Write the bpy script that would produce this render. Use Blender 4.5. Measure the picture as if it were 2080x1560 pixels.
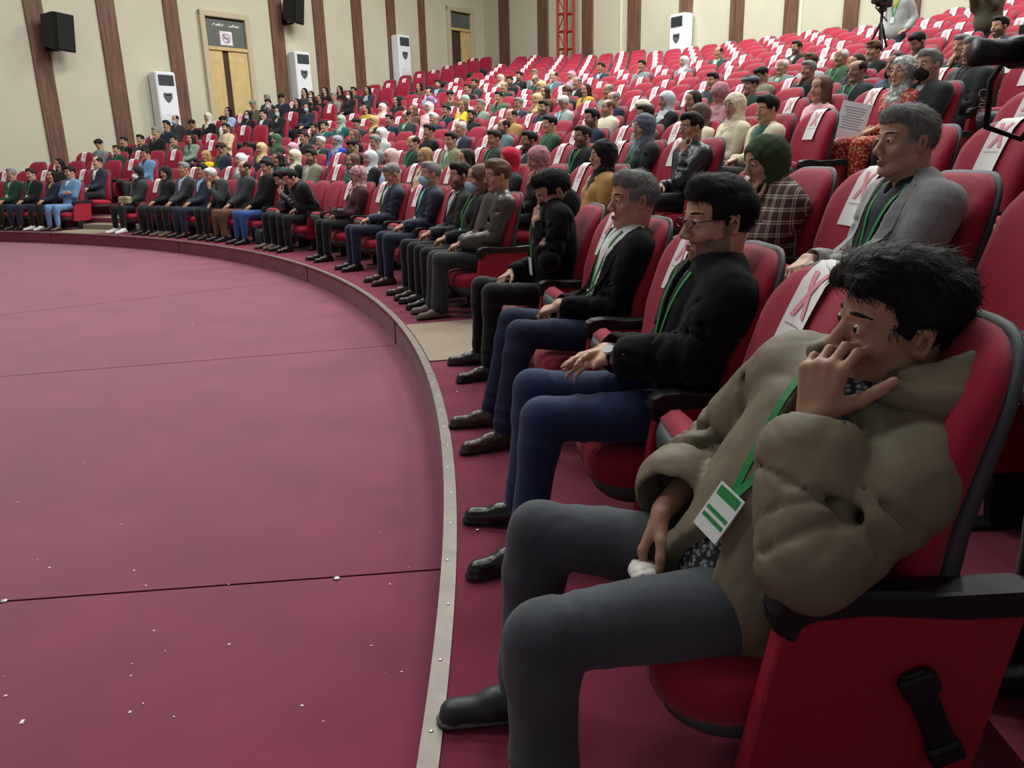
import bpy, math, random
import numpy as np
from mathutils import Matrix, Vector
PI = math.pi
f32 = np.float32
for o in list(bpy.data.objects): bpy.data.objects.remove(o)
SC = bpy.context.scene
COL = SC.collection

# ------------------------------------------------------------------ camera, world, lights, exposure
FPX, HY, ROLL, CAMH = 1600.0, 315.0, -1.4, 1.27
_p = math.atan((780-HY)/FPX); _r = math.radians(ROLL)
_F = np.array([0, math.cos(_p), -math.sin(_p)]); _R0 = np.array([1., 0, 0]); _U0 = np.cross(_R0, _F)
CR = math.cos(_r)*_R0+math.sin(_r)*_U0; CU = -math.sin(_r)*_R0+math.cos(_r)*_U0; CF = _F
cam = bpy.data.cameras.new('camera'); camo = bpy.data.objects.new('camera', cam); COL.objects.link(camo)
cam.sensor_fit = 'HORIZONTAL'; cam.sensor_width = 36; cam.lens = 36*FPX/2080; cam.clip_start = .02; cam.clip_end = 200
M4 = Matrix(((CR[0], CU[0], -CF[0], 0), (CR[1], CU[1], -CF[1], 0), (CR[2], CU[2], -CF[2], CAMH), (0, 0, 0, 1)))
camo.matrix_world = M4
SC.camera = camo
W = bpy.data.worlds.new('world'); SC.world = W; W.use_nodes = True
W.node_tree.nodes['Background'].inputs[0].default_value = (.86, .93, 1, 1)
W.node_tree.nodes['Background'].inputs[1].default_value = .30
SC.view_settings.view_transform = 'Standard'; SC.view_settings.look = 'None'; SC.view_settings.gamma = 1
SC.view_settings.use_curve_mapping = False
SC.view_settings.exposure = 0.0
CEIL = 11.0
def area(x, y, z, sx, sy, power, col=(.95, 1, .965)):
    l = bpy.data.lights.new('ceiling_lamp', 'AREA'); l.shape = 'RECTANGLE'; l.size = sx; l.size_y = sy
    l.energy = power; l.color = col
    o = bpy.data.objects.new('ceiling_lamp', l); COL.objects.link(o); o.location = (x, y, z)
    o['label'] = 'bright rectangular lamp panel under the hall ceiling'; o['category'] = 'lamp'; o['group'] = 'ceiling lamp panels'
    return o
for (lx, ly, pw) in ((-9, 6.5, 330), (-3, 5, 200), (3.0, 4.0, 100), (-5, 12, 520), (2.5, 10.5, 520), (9, 8, 420), (-3.5, 17.5, 560), (2, 17, 680), (8.5, 14.5, 560), (0, 23, 540), (5.5, 21.5, 560), (11, 18.5, 460)):
    area(lx, ly, CEIL-.25, 3.2, 1.6, pw)

# ------------------------------------------------------------------ pixel helpers (2080 x 1560 frame)
def pray(x, y): return CF+CR*(x-1040)/FPX-CU*(y-780)/FPX
CAM = np.array([0, 0, CAMH])
def ground(x, y, z=0.0):
    d = pray(x, y); t = (z-CAMH)/d[2]; return CAM+t*d
def proj(p):
    v = np.asarray(p, float)-CAM; w = v@CF
    return 1040+FPX*(v@CR)/w, 780-FPX*(v@CU)/w, w
CEN = np.array([-16.32, 1.56]); REDGE = 16.10; RSEAT = 16.87; PITCH = .9
def rowz(k): return .2*k+.0002*k*k
def at_radius(x, y, r):
    d = pray(x, y); a = d[:2]; q = a@a; b = -2*a@CEN; c = CEN@CEN-r*r
    t = (-b+math.sqrt(b*b-4*q*c))/(2*q); return CAM+t*d
def theta_of(p): return math.atan2(p[1]-CEN[1], p[0]-CEN[0])
def polar(r, th, z=0.0): return (CEN[0]+r*math.cos(th), CEN[1]+r*math.sin(th), z)

# ------------------------------------------------------------------ materials
def s2l(c):
    out = []
    for v in c[:3]:
        v = v/255.0
        out.append(v/12.92 if v <= .04045 else ((v+.055)/1.055)**2.4)
    return out
_mc = {}
def mat(name, rgb, rough=.65, bump=0.0, bscale=200.0, var=.12, vscale=9.0, metal=0.0, sheen=0.0, sss=0.0, spec=.35, coat=0.0, emit=0.0, alpha=1.0):
    key = (name, tuple(rgb))
    if key in _mc: return _mc[key]
    m = bpy.data.materials.new(name); _mc[key] = m
    m.use_nodes = True; nt = m.node_tree; b = nt.nodes['Principled BSDF']
    c = s2l(rgb)
    b.inputs['Roughness'].default_value = rough; b.inputs['Metallic'].default_value = metal
    b.inputs['Specular IOR Level'].default_value = spec
    if sheen: b.inputs['Sheen Weight'].default_value = sheen; b.inputs['Sheen Roughness'].default_value = .5
    if sss:
        b.inputs['Subsurface Weight'].default_value = sss; b.inputs['Subsurface Radius'].default_value = (.012, .005, .003)
        b.inputs['Subsurface Scale'].default_value = 1.0
    if coat: b.inputs['Coat Weight'].default_value = coat
    if emit:
        b.inputs['Emission Color'].default_value = (*c, 1); b.inputs['Emission Strength'].default_value = emit
    if alpha < 1: b.inputs['Alpha'].default_value = alpha
    tc = nt.nodes.new('ShaderNodeTexCoord')
    if var:
        n = nt.nodes.new('ShaderNodeTexNoise'); n.inputs['Scale'].default_value = vscale; n.inputs['Detail'].default_value = 4
        nt.links.new(tc.outputs['Object'], n.inputs['Vector'])
        r = nt.nodes.new('ShaderNodeValToRGB'); r.color_ramp.elements[0].position = .3; r.color_ramp.elements[1].position = .7
        r.color_ramp.elements[0].color = (*[x*(1-var) for x in c], 1); r.color_ramp.elements[1].color = (*[min(1, x*(1+var)) for x in c], 1)
        nt.links.new(n.outputs['Fac'], r.inputs['Fac']); nt.links.new(r.outputs['Color'], b.inputs['Base Color'])
    else: b.inputs['Base Color'].default_value = (*c, 1)
    if bump:
        n2 = nt.nodes.new('ShaderNodeTexNoise'); n2.inputs['Scale'].default_value = bscale; n2.inputs['Detail'].default_value = 3
        nt.links.new(tc.outputs['Object'], n2.inputs['Vector'])
        bp = nt.nodes.new('ShaderNodeBump'); bp.inputs['Strength'].default_value = bump; bp.inputs['Distance'].default_value = .0014
        nt.links.new(n2.outputs['Fac'], bp.inputs['Height']); nt.links.new(bp.outputs['Normal'], b.inputs['Normal'])
    return m
def ramp_mat(m, build):                      # replace the base colour by a node chain: build(nt, texcoord) -> colour socket
    nt = m.node_tree; b = nt.nodes['Principled BSDF']; tc = [n for n in nt.nodes if n.type == 'TEX_COORD'][0]
    nt.links.new(build(nt, tc), b.inputs['Base Color']); return m

# ------------------------------------------------------------------ mesh helpers
def mesh_np(name, V, F, mats, midx=None, smooth=True):
    """V (n,3), F list/array of quads or mixed polygons"""
    me = bpy.data.meshes.new(name)
    V = np.asarray(V, f32).reshape(-1, 3)
    if isinstance(F, tuple):                  # (quads, triangles)
        q, t = F; n = len(q)+len(t); tot = np.concatenate([np.full(len(q), 4, np.int32), np.full(len(t), 3, np.int32)]); loops = np.concatenate([q.ravel(), t.ravel()]).astype(np.int32)
    elif isinstance(F, np.ndarray):
        n = len(F); w = F.shape[1]; tot = np.full(n, w, np.int32); loops = F.astype(np.int32).ravel()
    else:
        tot = np.array([len(p) for p in F], np.int32); loops = np.array([i for p in F for i in p], np.int32); n = len(F)
    st = np.zeros(n, np.int32); st[1:] = np.cumsum(tot)[:-1]
    me.vertices.add(len(V)); me.vertices.foreach_set('co', V.ravel())
    me.loops.add(len(loops)); me.loops.foreach_set('vertex_index', loops)
    me.polygons.add(n); me.polygons.foreach_set('loop_start', st)
    for m in mats: me.materials.append(m)
    if midx is not None: me.polygons.foreach_set('material_index', np.asarray(midx, np.int32))
    me.polygons.foreach_set('use_smooth', np.full(n, bool(smooth)))
    me.update(calc_edges=True); me.validate()
    return me
def link(name, me, parent=None, loc=None, rotz=None):
    o = bpy.data.objects.new(name, me); COL.objects.link(o)
    if parent is not None: o.parent = parent
    if loc is not None: o.location = loc
    if rotz is not None: o.rotation_euler = (0, 0, rotz)
    return o
def tag(o, label=None, cat=None, group=None, kind=None):
    if label: o['label'] = label
    if cat: o['category'] = cat
    if group: o['group'] = group
    if kind: o['kind'] = kind
    return o
class MB:                                    # collects polygons
    def __init__(s): s.V = []; s.F = []; s.M = []
    def poly(s, pts, m=0):
        i = len(s.V); s.V += [tuple(map(float, p)) for p in pts]; s.F.append(list(range(i, i+len(pts)))); s.M.append(m)
    def box(s, c, h, R=None, m=0, bev=0.0):
        c = np.asarray(c, float); R = np.eye(3) if R is None else np.asarray(R)     # R columns = axes
        if bev <= 0:
            i = len(s.V)
            for z in (-1, 1):
                for (x, y) in ((-1, -1), (1, -1), (1, 1), (-1, 1)): s.V.append(tuple(c+R@np.array([x*h[0], y*h[1], z*h[2]])))
            for q in ((0, 3, 2, 1), (4, 5, 6, 7), (0, 1, 5, 4), (1, 2, 6, 5), (2, 3, 7, 6), (3, 0, 4, 7)): s.F.append([i+a for a in q]); s.M.append(m)
        else:
            b = min(bev, .49*min(h)); lay = ((-h[2], b), (-h[2]+b, 0), (h[2]-b, 0), (h[2], b)); rings = []
            for z, ins in lay:
                x, y = h[0]-ins, h[1]-ins; cc = b
                P = ((-x, -y+cc), (-x+cc, -y), (x-cc, -y), (x, -y+cc), (x, y-cc), (x-cc, y), (-x+cc, y), (-x, y-cc))
                i = len(s.V); s.V += [tuple(c+R@np.array([p[0], p[1], z])) for p in P]; rings.append(i)
            for a, d in zip(rings, rings[1:]):
                for k in range(8): s.F.append([a+k, a+(k+1) % 8, d+(k+1) % 8, d+k]); s.M.append(m)
            s.F.append([rings[0]+k for k in range(7, -1, -1)]); s.M.append(m); s.F.append([rings[-1]+k for k in range(8)]); s.M.append(m)
    def tube(s, pts, rad, n=8, m=0, caps=True):
        pts = [np.asarray(p, float) for p in pts]; rad = rad if hasattr(rad, '__len__') else [rad]*len(pts); rings = []
        for i, p in enumerate(pts):
            d = pts[min(i+1, len(pts)-1)]-pts[max(i-1, 0)]; d = d/(np.linalg.norm(d)+1e-9)
            a = np.cross(d, (0, 0, 1.) if abs(d[2]) < .9 else (1., 0, 0)); a /= np.linalg.norm(a); b = np.cross(d, a)
            k = len(s.V); rings.append(k)
            for j in range(n):
                t = 2*PI*j/n; s.V.append(tuple(p+rad[i]*(a*math.cos(t)+b*math.sin(t))))
        for a, b in zip(rings, rings[1:]):
            for j in range(n): s.F.append([a+j, a+(j+1) % n, b+(j+1) % n, b+j]); s.M.append(m)
        if caps: s.F.append([rings[0]+j for j in range(n-1, -1, -1)]); s.M.append(m); s.F.append([rings[-1]+j for j in range(n)]); s.M.append(m)
    def loft(s, rings, m=0, cap0=True, cap1=True, closed=True):
        st = []; n = len(rings[0])
        for r in rings: st.append(len(s.V)); s.V += [tuple(map(float, p)) for p in r]
        for a, b in zip(st, st[1:]):
            for j in range(n if closed else n-1): s.F.append([a+j, a+(j+1) % n, b+(j+1) % n, b+j]); s.M.append(m)
        if cap0: s.F.append([st[0]+j for j in range(n-1, -1, -1)]); s.M.append(m)
        if cap1: s.F.append([st[-1]+j for j in range(n)]); s.M.append(m)
    def ball(s, c, r, nu=10, nv=7, m=0, R=None):
        r = r if hasattr(r, '__len__') else (r, r, r); R = np.eye(3) if R is None else R; c = np.asarray(c, float); rings = []
        for i in range(1, nv):
            t = PI*i/nv; rings.append([c+R@np.array([r[0]*math.sin(t)*math.cos(2*PI*j/nu), r[1]*math.sin(t)*math.sin(2*PI*j/nu), r[2]*math.cos(t)]) for j in range(nu)])
        s.loft(rings[::-1], m)
    def mesh(s, name, mats, smooth=False): return mesh_np(name, s.V, s.F, mats if isinstance(mats, (list, tuple)) else [mats], s.M, smooth)
    def obj(s, name, mats, parent=None, smooth=False, **k): return link(name, s.mesh(name, mats, smooth), parent, **k)
def empty(name, loc=(0, 0, 0), rotz=0.0):
    o = bpy.data.objects.new(name, None); COL.objects.link(o); o.location = loc; o.rotation_euler = (0, 0, rotz); o.empty_display_size = .1; return o
def struct(o): o['kind'] = 'structure'; return o
ORD = ['first', 'second', 'third', 'fourth', 'fifth', 'sixth', 'seventh', 'eighth', 'ninth', 'tenth', 'eleventh', 'twelfth', 'thirteenth', 'fourteenth', 'fifteenth', 'sixteenth', 'seventeenth', 'eighteenth', 'nineteenth', 'twentieth', 'twenty-first', 'twenty-second', 'twenty-third', 'twenty-fourth', 'twenty-fifth', 'twenty-sixth']
# ------------------------------------------------------------------ the hall
m_seatred = mat('seat_red_fabric', (152, 24, 50), .78, bump=.12, bscale=700, var=.06, vscale=30, sheen=.12, spec=.25)
m_carpet = mat('carpet_red', (126, 42, 72), .95, bump=.5, bscale=420, var=.13, vscale=2.2, spec=.08, sheen=.5)
m_carpet2 = mat('carpet_floor_red', (116, 36, 60), .95, bump=.5, bscale=420, var=.13, vscale=3, spec=.08, sheen=.2)
m_stone = mat('aisle_stone', (142, 127, 108), .8, bump=.3, bscale=160, var=.16, vscale=90)
m_metal = mat('edge_metal', (112, 106, 101), .42, metal=.75, var=.12, vscale=12)
m_edge = mat('edge_old', (120, 108, 100), .6, var=.2, vscale=14)
m_wood = mat('wall_wood', (104, 72, 58), .55, var=.18, vscale=3)
m_black = mat('black_plastic', (20, 21, 22), .5, var=.05, bump=.15, bscale=500)
m_dgrey = mat('grey_plastic', (66, 70, 71), .55, var=.05, bump=.2, bscale=300)
m_dmetal = mat('dark_metal', (38, 38, 40), .45, metal=.5, var=.05)
def wood_grain(nt, tc):
    mp = nt.nodes.new('ShaderNodeMapping'); mp.inputs['Scale'].default_value = (7, 7, .5); nt.links.new(tc.outputs['Object'], mp.inputs['Vector'])
    n = nt.nodes.new('ShaderNodeTexNoise'); n.inputs['Scale'].default_value = 2.2; n.inputs['Detail'].default_value = 6; nt.links.new(mp.outputs['Vector'], n.inputs['Vector'])
    r = nt.nodes.new('ShaderNodeValToRGB'); r.color_ramp.elements[0].color = (*s2l((86, 56, 45)), 1); r.color_ramp.elements[1].color = (*s2l((122, 88, 72)), 1)
    r.color_ramp.elements[0].position = .3; r.color_ramp.elements[1].position = .7
    nt.links.new(n.outputs['Fac'], r.inputs['Fac']); return r.outputs['Color']
ramp_mat(m_wood, wood_grain)
m_wall = mat('wall_ribbed_beige', (198, 193, 172), .8, var=.03, vscale=1.5)
def rib(m, axis):
    nt = m.node_tree; b = nt.nodes['Principled BSDF']; tc = [n for n in nt.nodes if n.type == 'TEX_COORD'][0]
    w = nt.nodes.new('ShaderNodeTexWave'); w.bands_direction = axis; w.inputs['Scale'].default_value = 4.2; w.inputs['Distortion'].default_value = .15
    nt.links.new(tc.outputs['Object'], w.inputs['Vector'])
    bp = nt.nodes.new('ShaderNodeBump'); bp.inputs['Strength'].default_value = .16; bp.inputs['Distance'].default_value = .01
    nt.links.new(w.outputs['Fac'], bp.inputs['Height']); nt.links.new(bp.outputs['Normal'], b.inputs['Normal'])
rib(m_wall, 'X')

# pit floor: carpet strips laid side by side, seams between them are open grooves
PITZ = -.21
floor = struct(empty('floor'))
seams = []
for (x0, y0, x1, y1) in ((0, 1222, 888, 1157), (0, 765, 795, 702), (0, 640, 597, 571), (0, 557, 350, 521)):
    a = ground(x0, y0, PITZ)[:2]; b = ground(x1, y1, PITZ)[:2]; seams.append((a, (b-a)/np.linalg.norm(b-a)))
def edge_hit(a, d, r):                        # point of line a+t d on the circle of radius r, right side
    q = a-CEN; bq = q@d; c = q@q-r*r; return a+d*(-bq+math.sqrt(bq*bq-c))
RP = REDGE+.03
bounds = [(np.array([-9.0, -3.4]), np.array([1., .05])/math.hypot(1, .05))]+seams
far = (seams[3][0]+np.array([-1.5, 3.4]), seams[3][1]); bounds.append(far)
far2 = (far[0]+np.array([-2.2, 3.0]), seams[3][1]); bounds.append(far2)
base = MB(); pts = [(*polar(RP, math.radians(t))[:2], PITZ-.012) for t in range(-24, 112, 2)]
base.poly(pts+[(-26, 14, PITZ-.012), (-26, -6, PITZ-.012)]); base.obj('floor_base', mat('floor_under', (70, 22, 38), .9), floor)
g = .012
for i in range(len(bounds)-1):
    (a0, d0), (a1, d1) = bounds[i], bounds[i+1]
    n0 = np.array([-d0[1], d0[0]]); n1 = np.array([-d1[1], d1[0]])
    A0, A1 = a0+n0*g*.5, a1-n1*g*.5
    e0, e1 = edge_hit(A0, d0, RP), edge_hit(A1, d1, RP); t0, t1 = theta_of(e0), theta_of(e1)
    arc = [CEN+RP*np.array([math.cos(t0+(t1-t0)*j/14), math.sin(t0+(t1-t0)*j/14)]) for j in range(15)]
    L = [A1+d1*-3.2, A0+d0*-3.2]
    ring = arc+L
    mb = MB(); mb.loft([[(*p, PITZ-.01) for p in ring], [(*p, PITZ) for p in ring]]); mb.obj('carpet_strip', m_carpet, floor)
# terraces
def annulus(mb, r0, r1, z, t0, t1, zr=None, n=60, m=0, under=0):
    for j in range(n):
        a, b = t0+(t1-t0)*j/n, t0+(t1-t0)*(j+1)/n
        mb.poly([polar(r0, a, z), polar(r1, a, z), polar(r1, b, z), polar(r0, b, z)], m)
        if zr is not None: mb.poly([polar(r0, a, zr), polar(r0, a, z), polar(r0, b, z), polar(r0, b, zr)], m)
NROW = 26
def rstart(k): return REDGE if k == 0 else RSEAT+PITCH*k-.54
T0, T1 = math.radians(-14), math.radians(104)
for k in range(NROW):
    mb = MB(); annulus(mb, rstart(k), rstart(k+1), rowz(k), T0, T1, PITZ if k == 0 else rowz(k-1)); mb.obj('terrace', m_carpet2, floor)
# aisles: stone treads and half steps
def aisle(i, k):                              # centre angle and half width of the two stairs beside row k
    if i == 0: return math.radians(16.2-.42*min(k, 11))-.60/(RSEAT+PITCH*k), .60
    return math.radians(61.2), .66
for i_ in (0, 1):
    for k in range(0, 20):
        tc_, hw = aisle(i_, k); r0, r1 = rstart(k), rstart(k+1); a = hw/r0
        mb = MB()
        def slab(ra, rb, z0, z1):
            n = 6; rings = []
            for z in (z0, z1):
                rings.append([polar(ra+(.0 if k else .045), tc_-a+2*a*j/n, z) for j in range(n+1)]+[polar(rb, tc_+a-2*a*j/n, z) for j in range(n+1)])
            mb.loft(rings)
        slab(r0, r1, rowz(k)-.05, rowz(k)+.008); mb.obj('aisle_tread', m_stone, floor)
        mb = MB(); slab(r1-.42, r1, rowz(k)+.008, (rowz(k)+rowz(k+1))/2+.004); mb.obj('aisle_step', m_stone, floor)
# edging of the first terrace: bright screwed strip near, worn edging further along
ea = empty('trim_1'); struct(ea)
def arcstrip(t0, t1, r0, r1, z0, z1, n):
    mb = MB(); rings = []
    for j in range(n+1):
        t = t0+(t1-t0)*j/n; rings.append([polar(r0, t, z0), polar(r1, t, z0), polar(r1, t, z1), polar(r0, t, z1)])
    mb.loft(rings); return mb
tsplit = theta_of(ground(883, 760))
arcstrip(math.radians(-8), tsplit, REDGE-.006, REDGE+.042, -.004, .006, 40).obj('metal_strip', m_metal, ea)
arcstrip(tsplit+.0006, math.radians(102), REDGE-.006, REDGE+.04, -.012, .005, 110).obj('worn_edging', m_edge, ea)
for t in np.arange(math.radians(-3), tsplit, .0165):
    mb = MB(); mb.ball(polar(REDGE+.018+.006*math.sin(t*900), t, .006), (.006, .006, .0028), 8, 6); mb.obj('screw', mat('screw', (205, 203, 198), .3, metal=.9), ea, smooth=True)
# vertical seams on the riser of the first terrace
for (px, py) in ((793, 650), (597, 543), (366, 489), (110, 472)):
    t = theta_of(ground(px, py)); mb = MB(); c = polar(REDGE-.003, t, -.1)
    R = np.array([[math.cos(t), -math.sin(t), 0], [math.sin(t), math.cos(t), 0], [0, 0, 1]])
    mb.box(c, (.004, .006, .1), R); mb.obj('riser_seam', mat('seam_dark', (34, 12, 18), .9), ea)
# litter specks
rng = random.Random(4); mb = MB()
for i in range(70):
    if i < 48:
        px, py = rng.uniform(0, 880), rng.uniform(520, 1540); p = ground(px, py, PITZ)
        if np.hypot(*(p[:2]-CEN)) > REDGE-.05: continue
        z = PITZ
    else:
        t = rng.uniform(-.01, .75); p = polar(REDGE+rng.uniform(.05, .3), t); z = .004
    a = rng.uniform(0, PI); s = rng.uniform(.0015, .005)*(1 if i % 9 else 1.7); R = np.array([[math.cos(a), -math.sin(a), 0], [math.sin(a), math.cos(a), 0], [0, 0, 1]])
    mb.box((p[0], p[1], z+.0012), (s, s*rng.uniform(.35, .9), .001), R)
tag(mb.obj('litter', mat('litter_white', (225, 215, 210), .8)), 'tiny white scraps scattered over the red carpet', 'litter', kind='stuff')
# two round rivets on the carpet
for i, (px, py) in enumerate(((684, 1176), (8, 1222))):
    p = ground(px, py, PITZ); mb = MB(); mb.ball((p[0], p[1], PITZ+.003), (.013, .013, .005), 10, 6)
    tag(mb.obj('carpet_stud', mat('stud', (196, 190, 186), .35, metal=.6), smooth=True), 'flat silver stud pinning the carpet seam', 'stud', 'studs in the nearest carpet seam')

# walls
ul = np.array([.636, .772]); ul /= np.linalg.norm(ul); PL = np.array([.4, 35.5])
ub = np.array([.92, -.39]); ub /= np.linalg.norm(ub)
def wall_s(px, P, u, py=120):
    d = pray(px, py)[:2]; t, s = np.linalg.solve(np.array([d, -u]).T, P); return s
KC = PL+ul*wall_s(985, PL, ul)
KB = at_radius(1900, 40, 31.4)[:2]; ub = (KB-KC)/np.linalg.norm(KB-KC)
nl = np.array([ul[1], -ul[0]]); nb = np.array([ub[1], -ub[0]])   # both point into the hall
def wall_pt(px, py, P, u):
    d = pray(px, py); t, s = np.linalg.solve(np.array([d[:2], -u]).T, P); return s, CAMH+t*d[2]
def wall_frame(name, P, u, s):
    """empty on the wall: local x along the wall to the right in the picture, y out of the wall, z up"""
    o = empty(name, (*(P+u*s), 0)); o.rotation_euler = (0, 0, math.atan2(u[1], u[0])); return o
# local y axis of such a frame is (-u_y, u_x); n = (u_y,-u_x) -> room side is local -y
WZ0, WZ1 = -.3, CEIL
def build_wall(name, P, u, s0, s1):
    o = struct(wall_frame(name, P, u, 0)); mb = MB(); mb.box(((s0+s1)/2, .15, (WZ0+WZ1)/2), ((s1-s0)/2, .15, (WZ1-WZ0)/2)); mb.obj('wall_panel', m_wall, o); return o
wl = build_wall('wall_left', KC, ul, -32, 0); wb = build_wall('wall_back', KC, ub, 0, 34)
def board(par, s0, s1, z0=WZ0, z1=WZ1):
    mb = MB(); mb.box(((s0+s1)/2, -.025, (z0+z1)/2), ((s1-s0)/2, .03, (z1-z0)/2), bev=.008); mb.obj('wood_board', m_wood, par)
for (a, b) in ((44, 82), (192.5, 229), (328, 357), (543.6, 569), (632, 654), (711, 731), (782, 799), (847, 860)):
    board(wl, wall_s(a, KC, ul, 0), wall_s(b, KC, ul, 0))
sa = wall_s(44, KC, ul, 0)
for j in range(1, 8): board(wl, sa-1.85*j, sa-1.85*j+.42)
for (a, b) in ((1014, 1034), (1093, 1114), (1184, 1206), (1277, 1303), (1382, 1408), (1486, 1513), (1596, 1623), (1717, 1747), (1842, 1872), (1974, 2004)):
    board(wb, wall_s(a, KC, ub, 0), wall_s(b, KC, ub, 0))
sb_ = wall_s(2004, KC, ub, 0)
for j in range(1, 8): board(wb, sb_+1.9*j-.4, sb_+1.9*j)
# pale wall strips beside some boards
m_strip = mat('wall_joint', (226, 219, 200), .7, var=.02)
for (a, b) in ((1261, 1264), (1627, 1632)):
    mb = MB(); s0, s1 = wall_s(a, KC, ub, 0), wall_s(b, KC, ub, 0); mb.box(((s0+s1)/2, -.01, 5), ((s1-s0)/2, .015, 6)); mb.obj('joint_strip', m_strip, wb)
mb = MB(); mb.box((-4, 14, CEIL+.1), (34, 34, .1)); struct(mb.obj('ceiling', mat('ceiling_white', (214, 210, 202), .9, var=.02)))

# doors
m_doorw = mat('door_wood', (203, 178, 122), .5, var=.1, vscale=5); m_frame = mat('door_frame', (190, 176, 150), .55, var=.06)
m_glass = mat('door_glass', (92, 96, 94), .15, var=.04, spec=.5); m_dark = mat('door_gap', (72, 54, 40), .9, var=.05)
def door(name, fx0, fy0, fx1, fy1, bx, by, hb, gap, signs):
    s0, z1 = wall_pt(fx0, fy0, KC, ul); s1, zz = wall_pt(fx1, fy1, KC, ul); z1 = (z1+zz)/2
    zb = wall_pt(bx, by, KC, ul)[1]; w = s1-s0; z0 = z1-hb; fw = .16
    o = struct(wall_frame(name, KC, ul, s0))
    mb = MB(); mb.box((w/2, .0, (z0+z1)/2), (w/2-.02, .02, (z1-z0)/2-.02)); mb.obj('gap_shade', m_dark, o)  # flat brown-black sheet, its colour painting the shade inside the open doorway
    for x in (fw/2, w-fw/2):
        mb = MB(); mb.box((x, -.06, (z0+z1)/2), (fw/2, .07, (z1-z0)/2), bev=.015); mb.obj('door_frame', m_frame, o)
    mb = MB(); mb.box((w/2, -.062, z1-fw/2), (w/2, .075, fw/2), bev=.015); mb.obj('door_frame', m_frame, o)
    mb = MB(); mb.box((w/2, -.055, zb), (w/2-fw, .06, .05), bev=.012); mb.obj('transom_bar', m_doorw, o)
    mb = MB(); mb.box((w/2, -.03, (zb+z1-fw)/2), (w/2-fw, .012, (z1-fw-zb)/2-.05)); p = mb.obj('transom_pane', m_glass, o)
    lw = (w-2*fw)/2
    for j, x0 in enumerate((fw, fw+lw)):
        if gap[j] is None: continue
        e = MB(); W_ = lw*gap[j]; xo = x0 if j == 0 else x0+lw-W_
        zt = zb-.05; e.box((xo+W_/2, -.045, (z0+zt)/2), (W_/2-.006, .022, (zt-z0)/2), bev=.006); lf = e.obj('door_leaf', m_doorw, o)
        for (pz0, pz1) in ((z0+.15, z0+.85), (z0+1.0, zt-.12)):           # raised arched panels
            k = MB(); x_, hx = xo+W_/2, W_/2-.12; ring = []
            for t in range(9): a = PI*t/8; ring.append((x_+hx*math.cos(a), pz1-.12+.12*math.sin(a)))
            ring += [(x_-hx, pz0), (x_+hx, pz0)]
            k.loft([[(q[0], -.066, q[1]) for q in ring], [(x_+(q[0]-x_)*.86, -.078, (pz0+pz1)/2+(q[1]-(pz0+pz1)/2)*.93) for q in ring]], cap0=False); k.obj('door_panel', m_doorw, lf)
    return o, p, w, zb, z1, fw
d1 = door('door_1', 399, 17, 501, 34, 450, 100, 5.2, (.72, 1.0), True)
d2 = door('door_2', 904.5, 10, 957, 23, 930, 61, 5.0, (None, 1.0), False)
o, p, w, zb, z1, fw = d1
k = MB(); cx, cz = w*.50, zb+.30; k.box((cx, -.05, cz), (.20, .004, .19)); pp = k.obj('paper_notice', mat('paper', (226, 222, 222), .8), o)
k = MB(); R_ = .13
for j in range(24):
    a, b = 2*PI*j/24, 2*PI*(j+1)/24; k.poly([(cx+r*math.cos(t), -.056, cz+r*math.sin(t)) for r, t in ((R_, a), (R_, b), (R_*.8, b), (R_*.8, a))])
k.poly([(cx-.115, -.056, cz+.09), (cx-.09, -.056, cz+.115), (cx+.115, -.056, cz-.09), (cx+.09, -.056, cz-.115)])
k.poly([(cx-.09, -.0555, cz-.02), (cx+.09, -.0555, cz-.02), (cx+.09, -.0555, cz+.02), (cx-.09, -.0555, cz+.02)])
k.obj('no_smoking_print', mat('print_mauve', (150, 120, 160), .8), pp)
for j, x in enumerate((.30, .36, .41, .62, .68, .73)):       # painted script on the glass
    k = MB(); k.tube([(w*x-.08, -.045, zb+.62), (w*x-.02, -.045, zb+.68-.05*(j % 2)), (w*x+.05, -.045, zb+.62), (w*x+.09, -.045, zb+.67)], .02, 5); k.obj('painted_letter', mat('paint_white', (214, 216, 212), .7), o)

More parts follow.
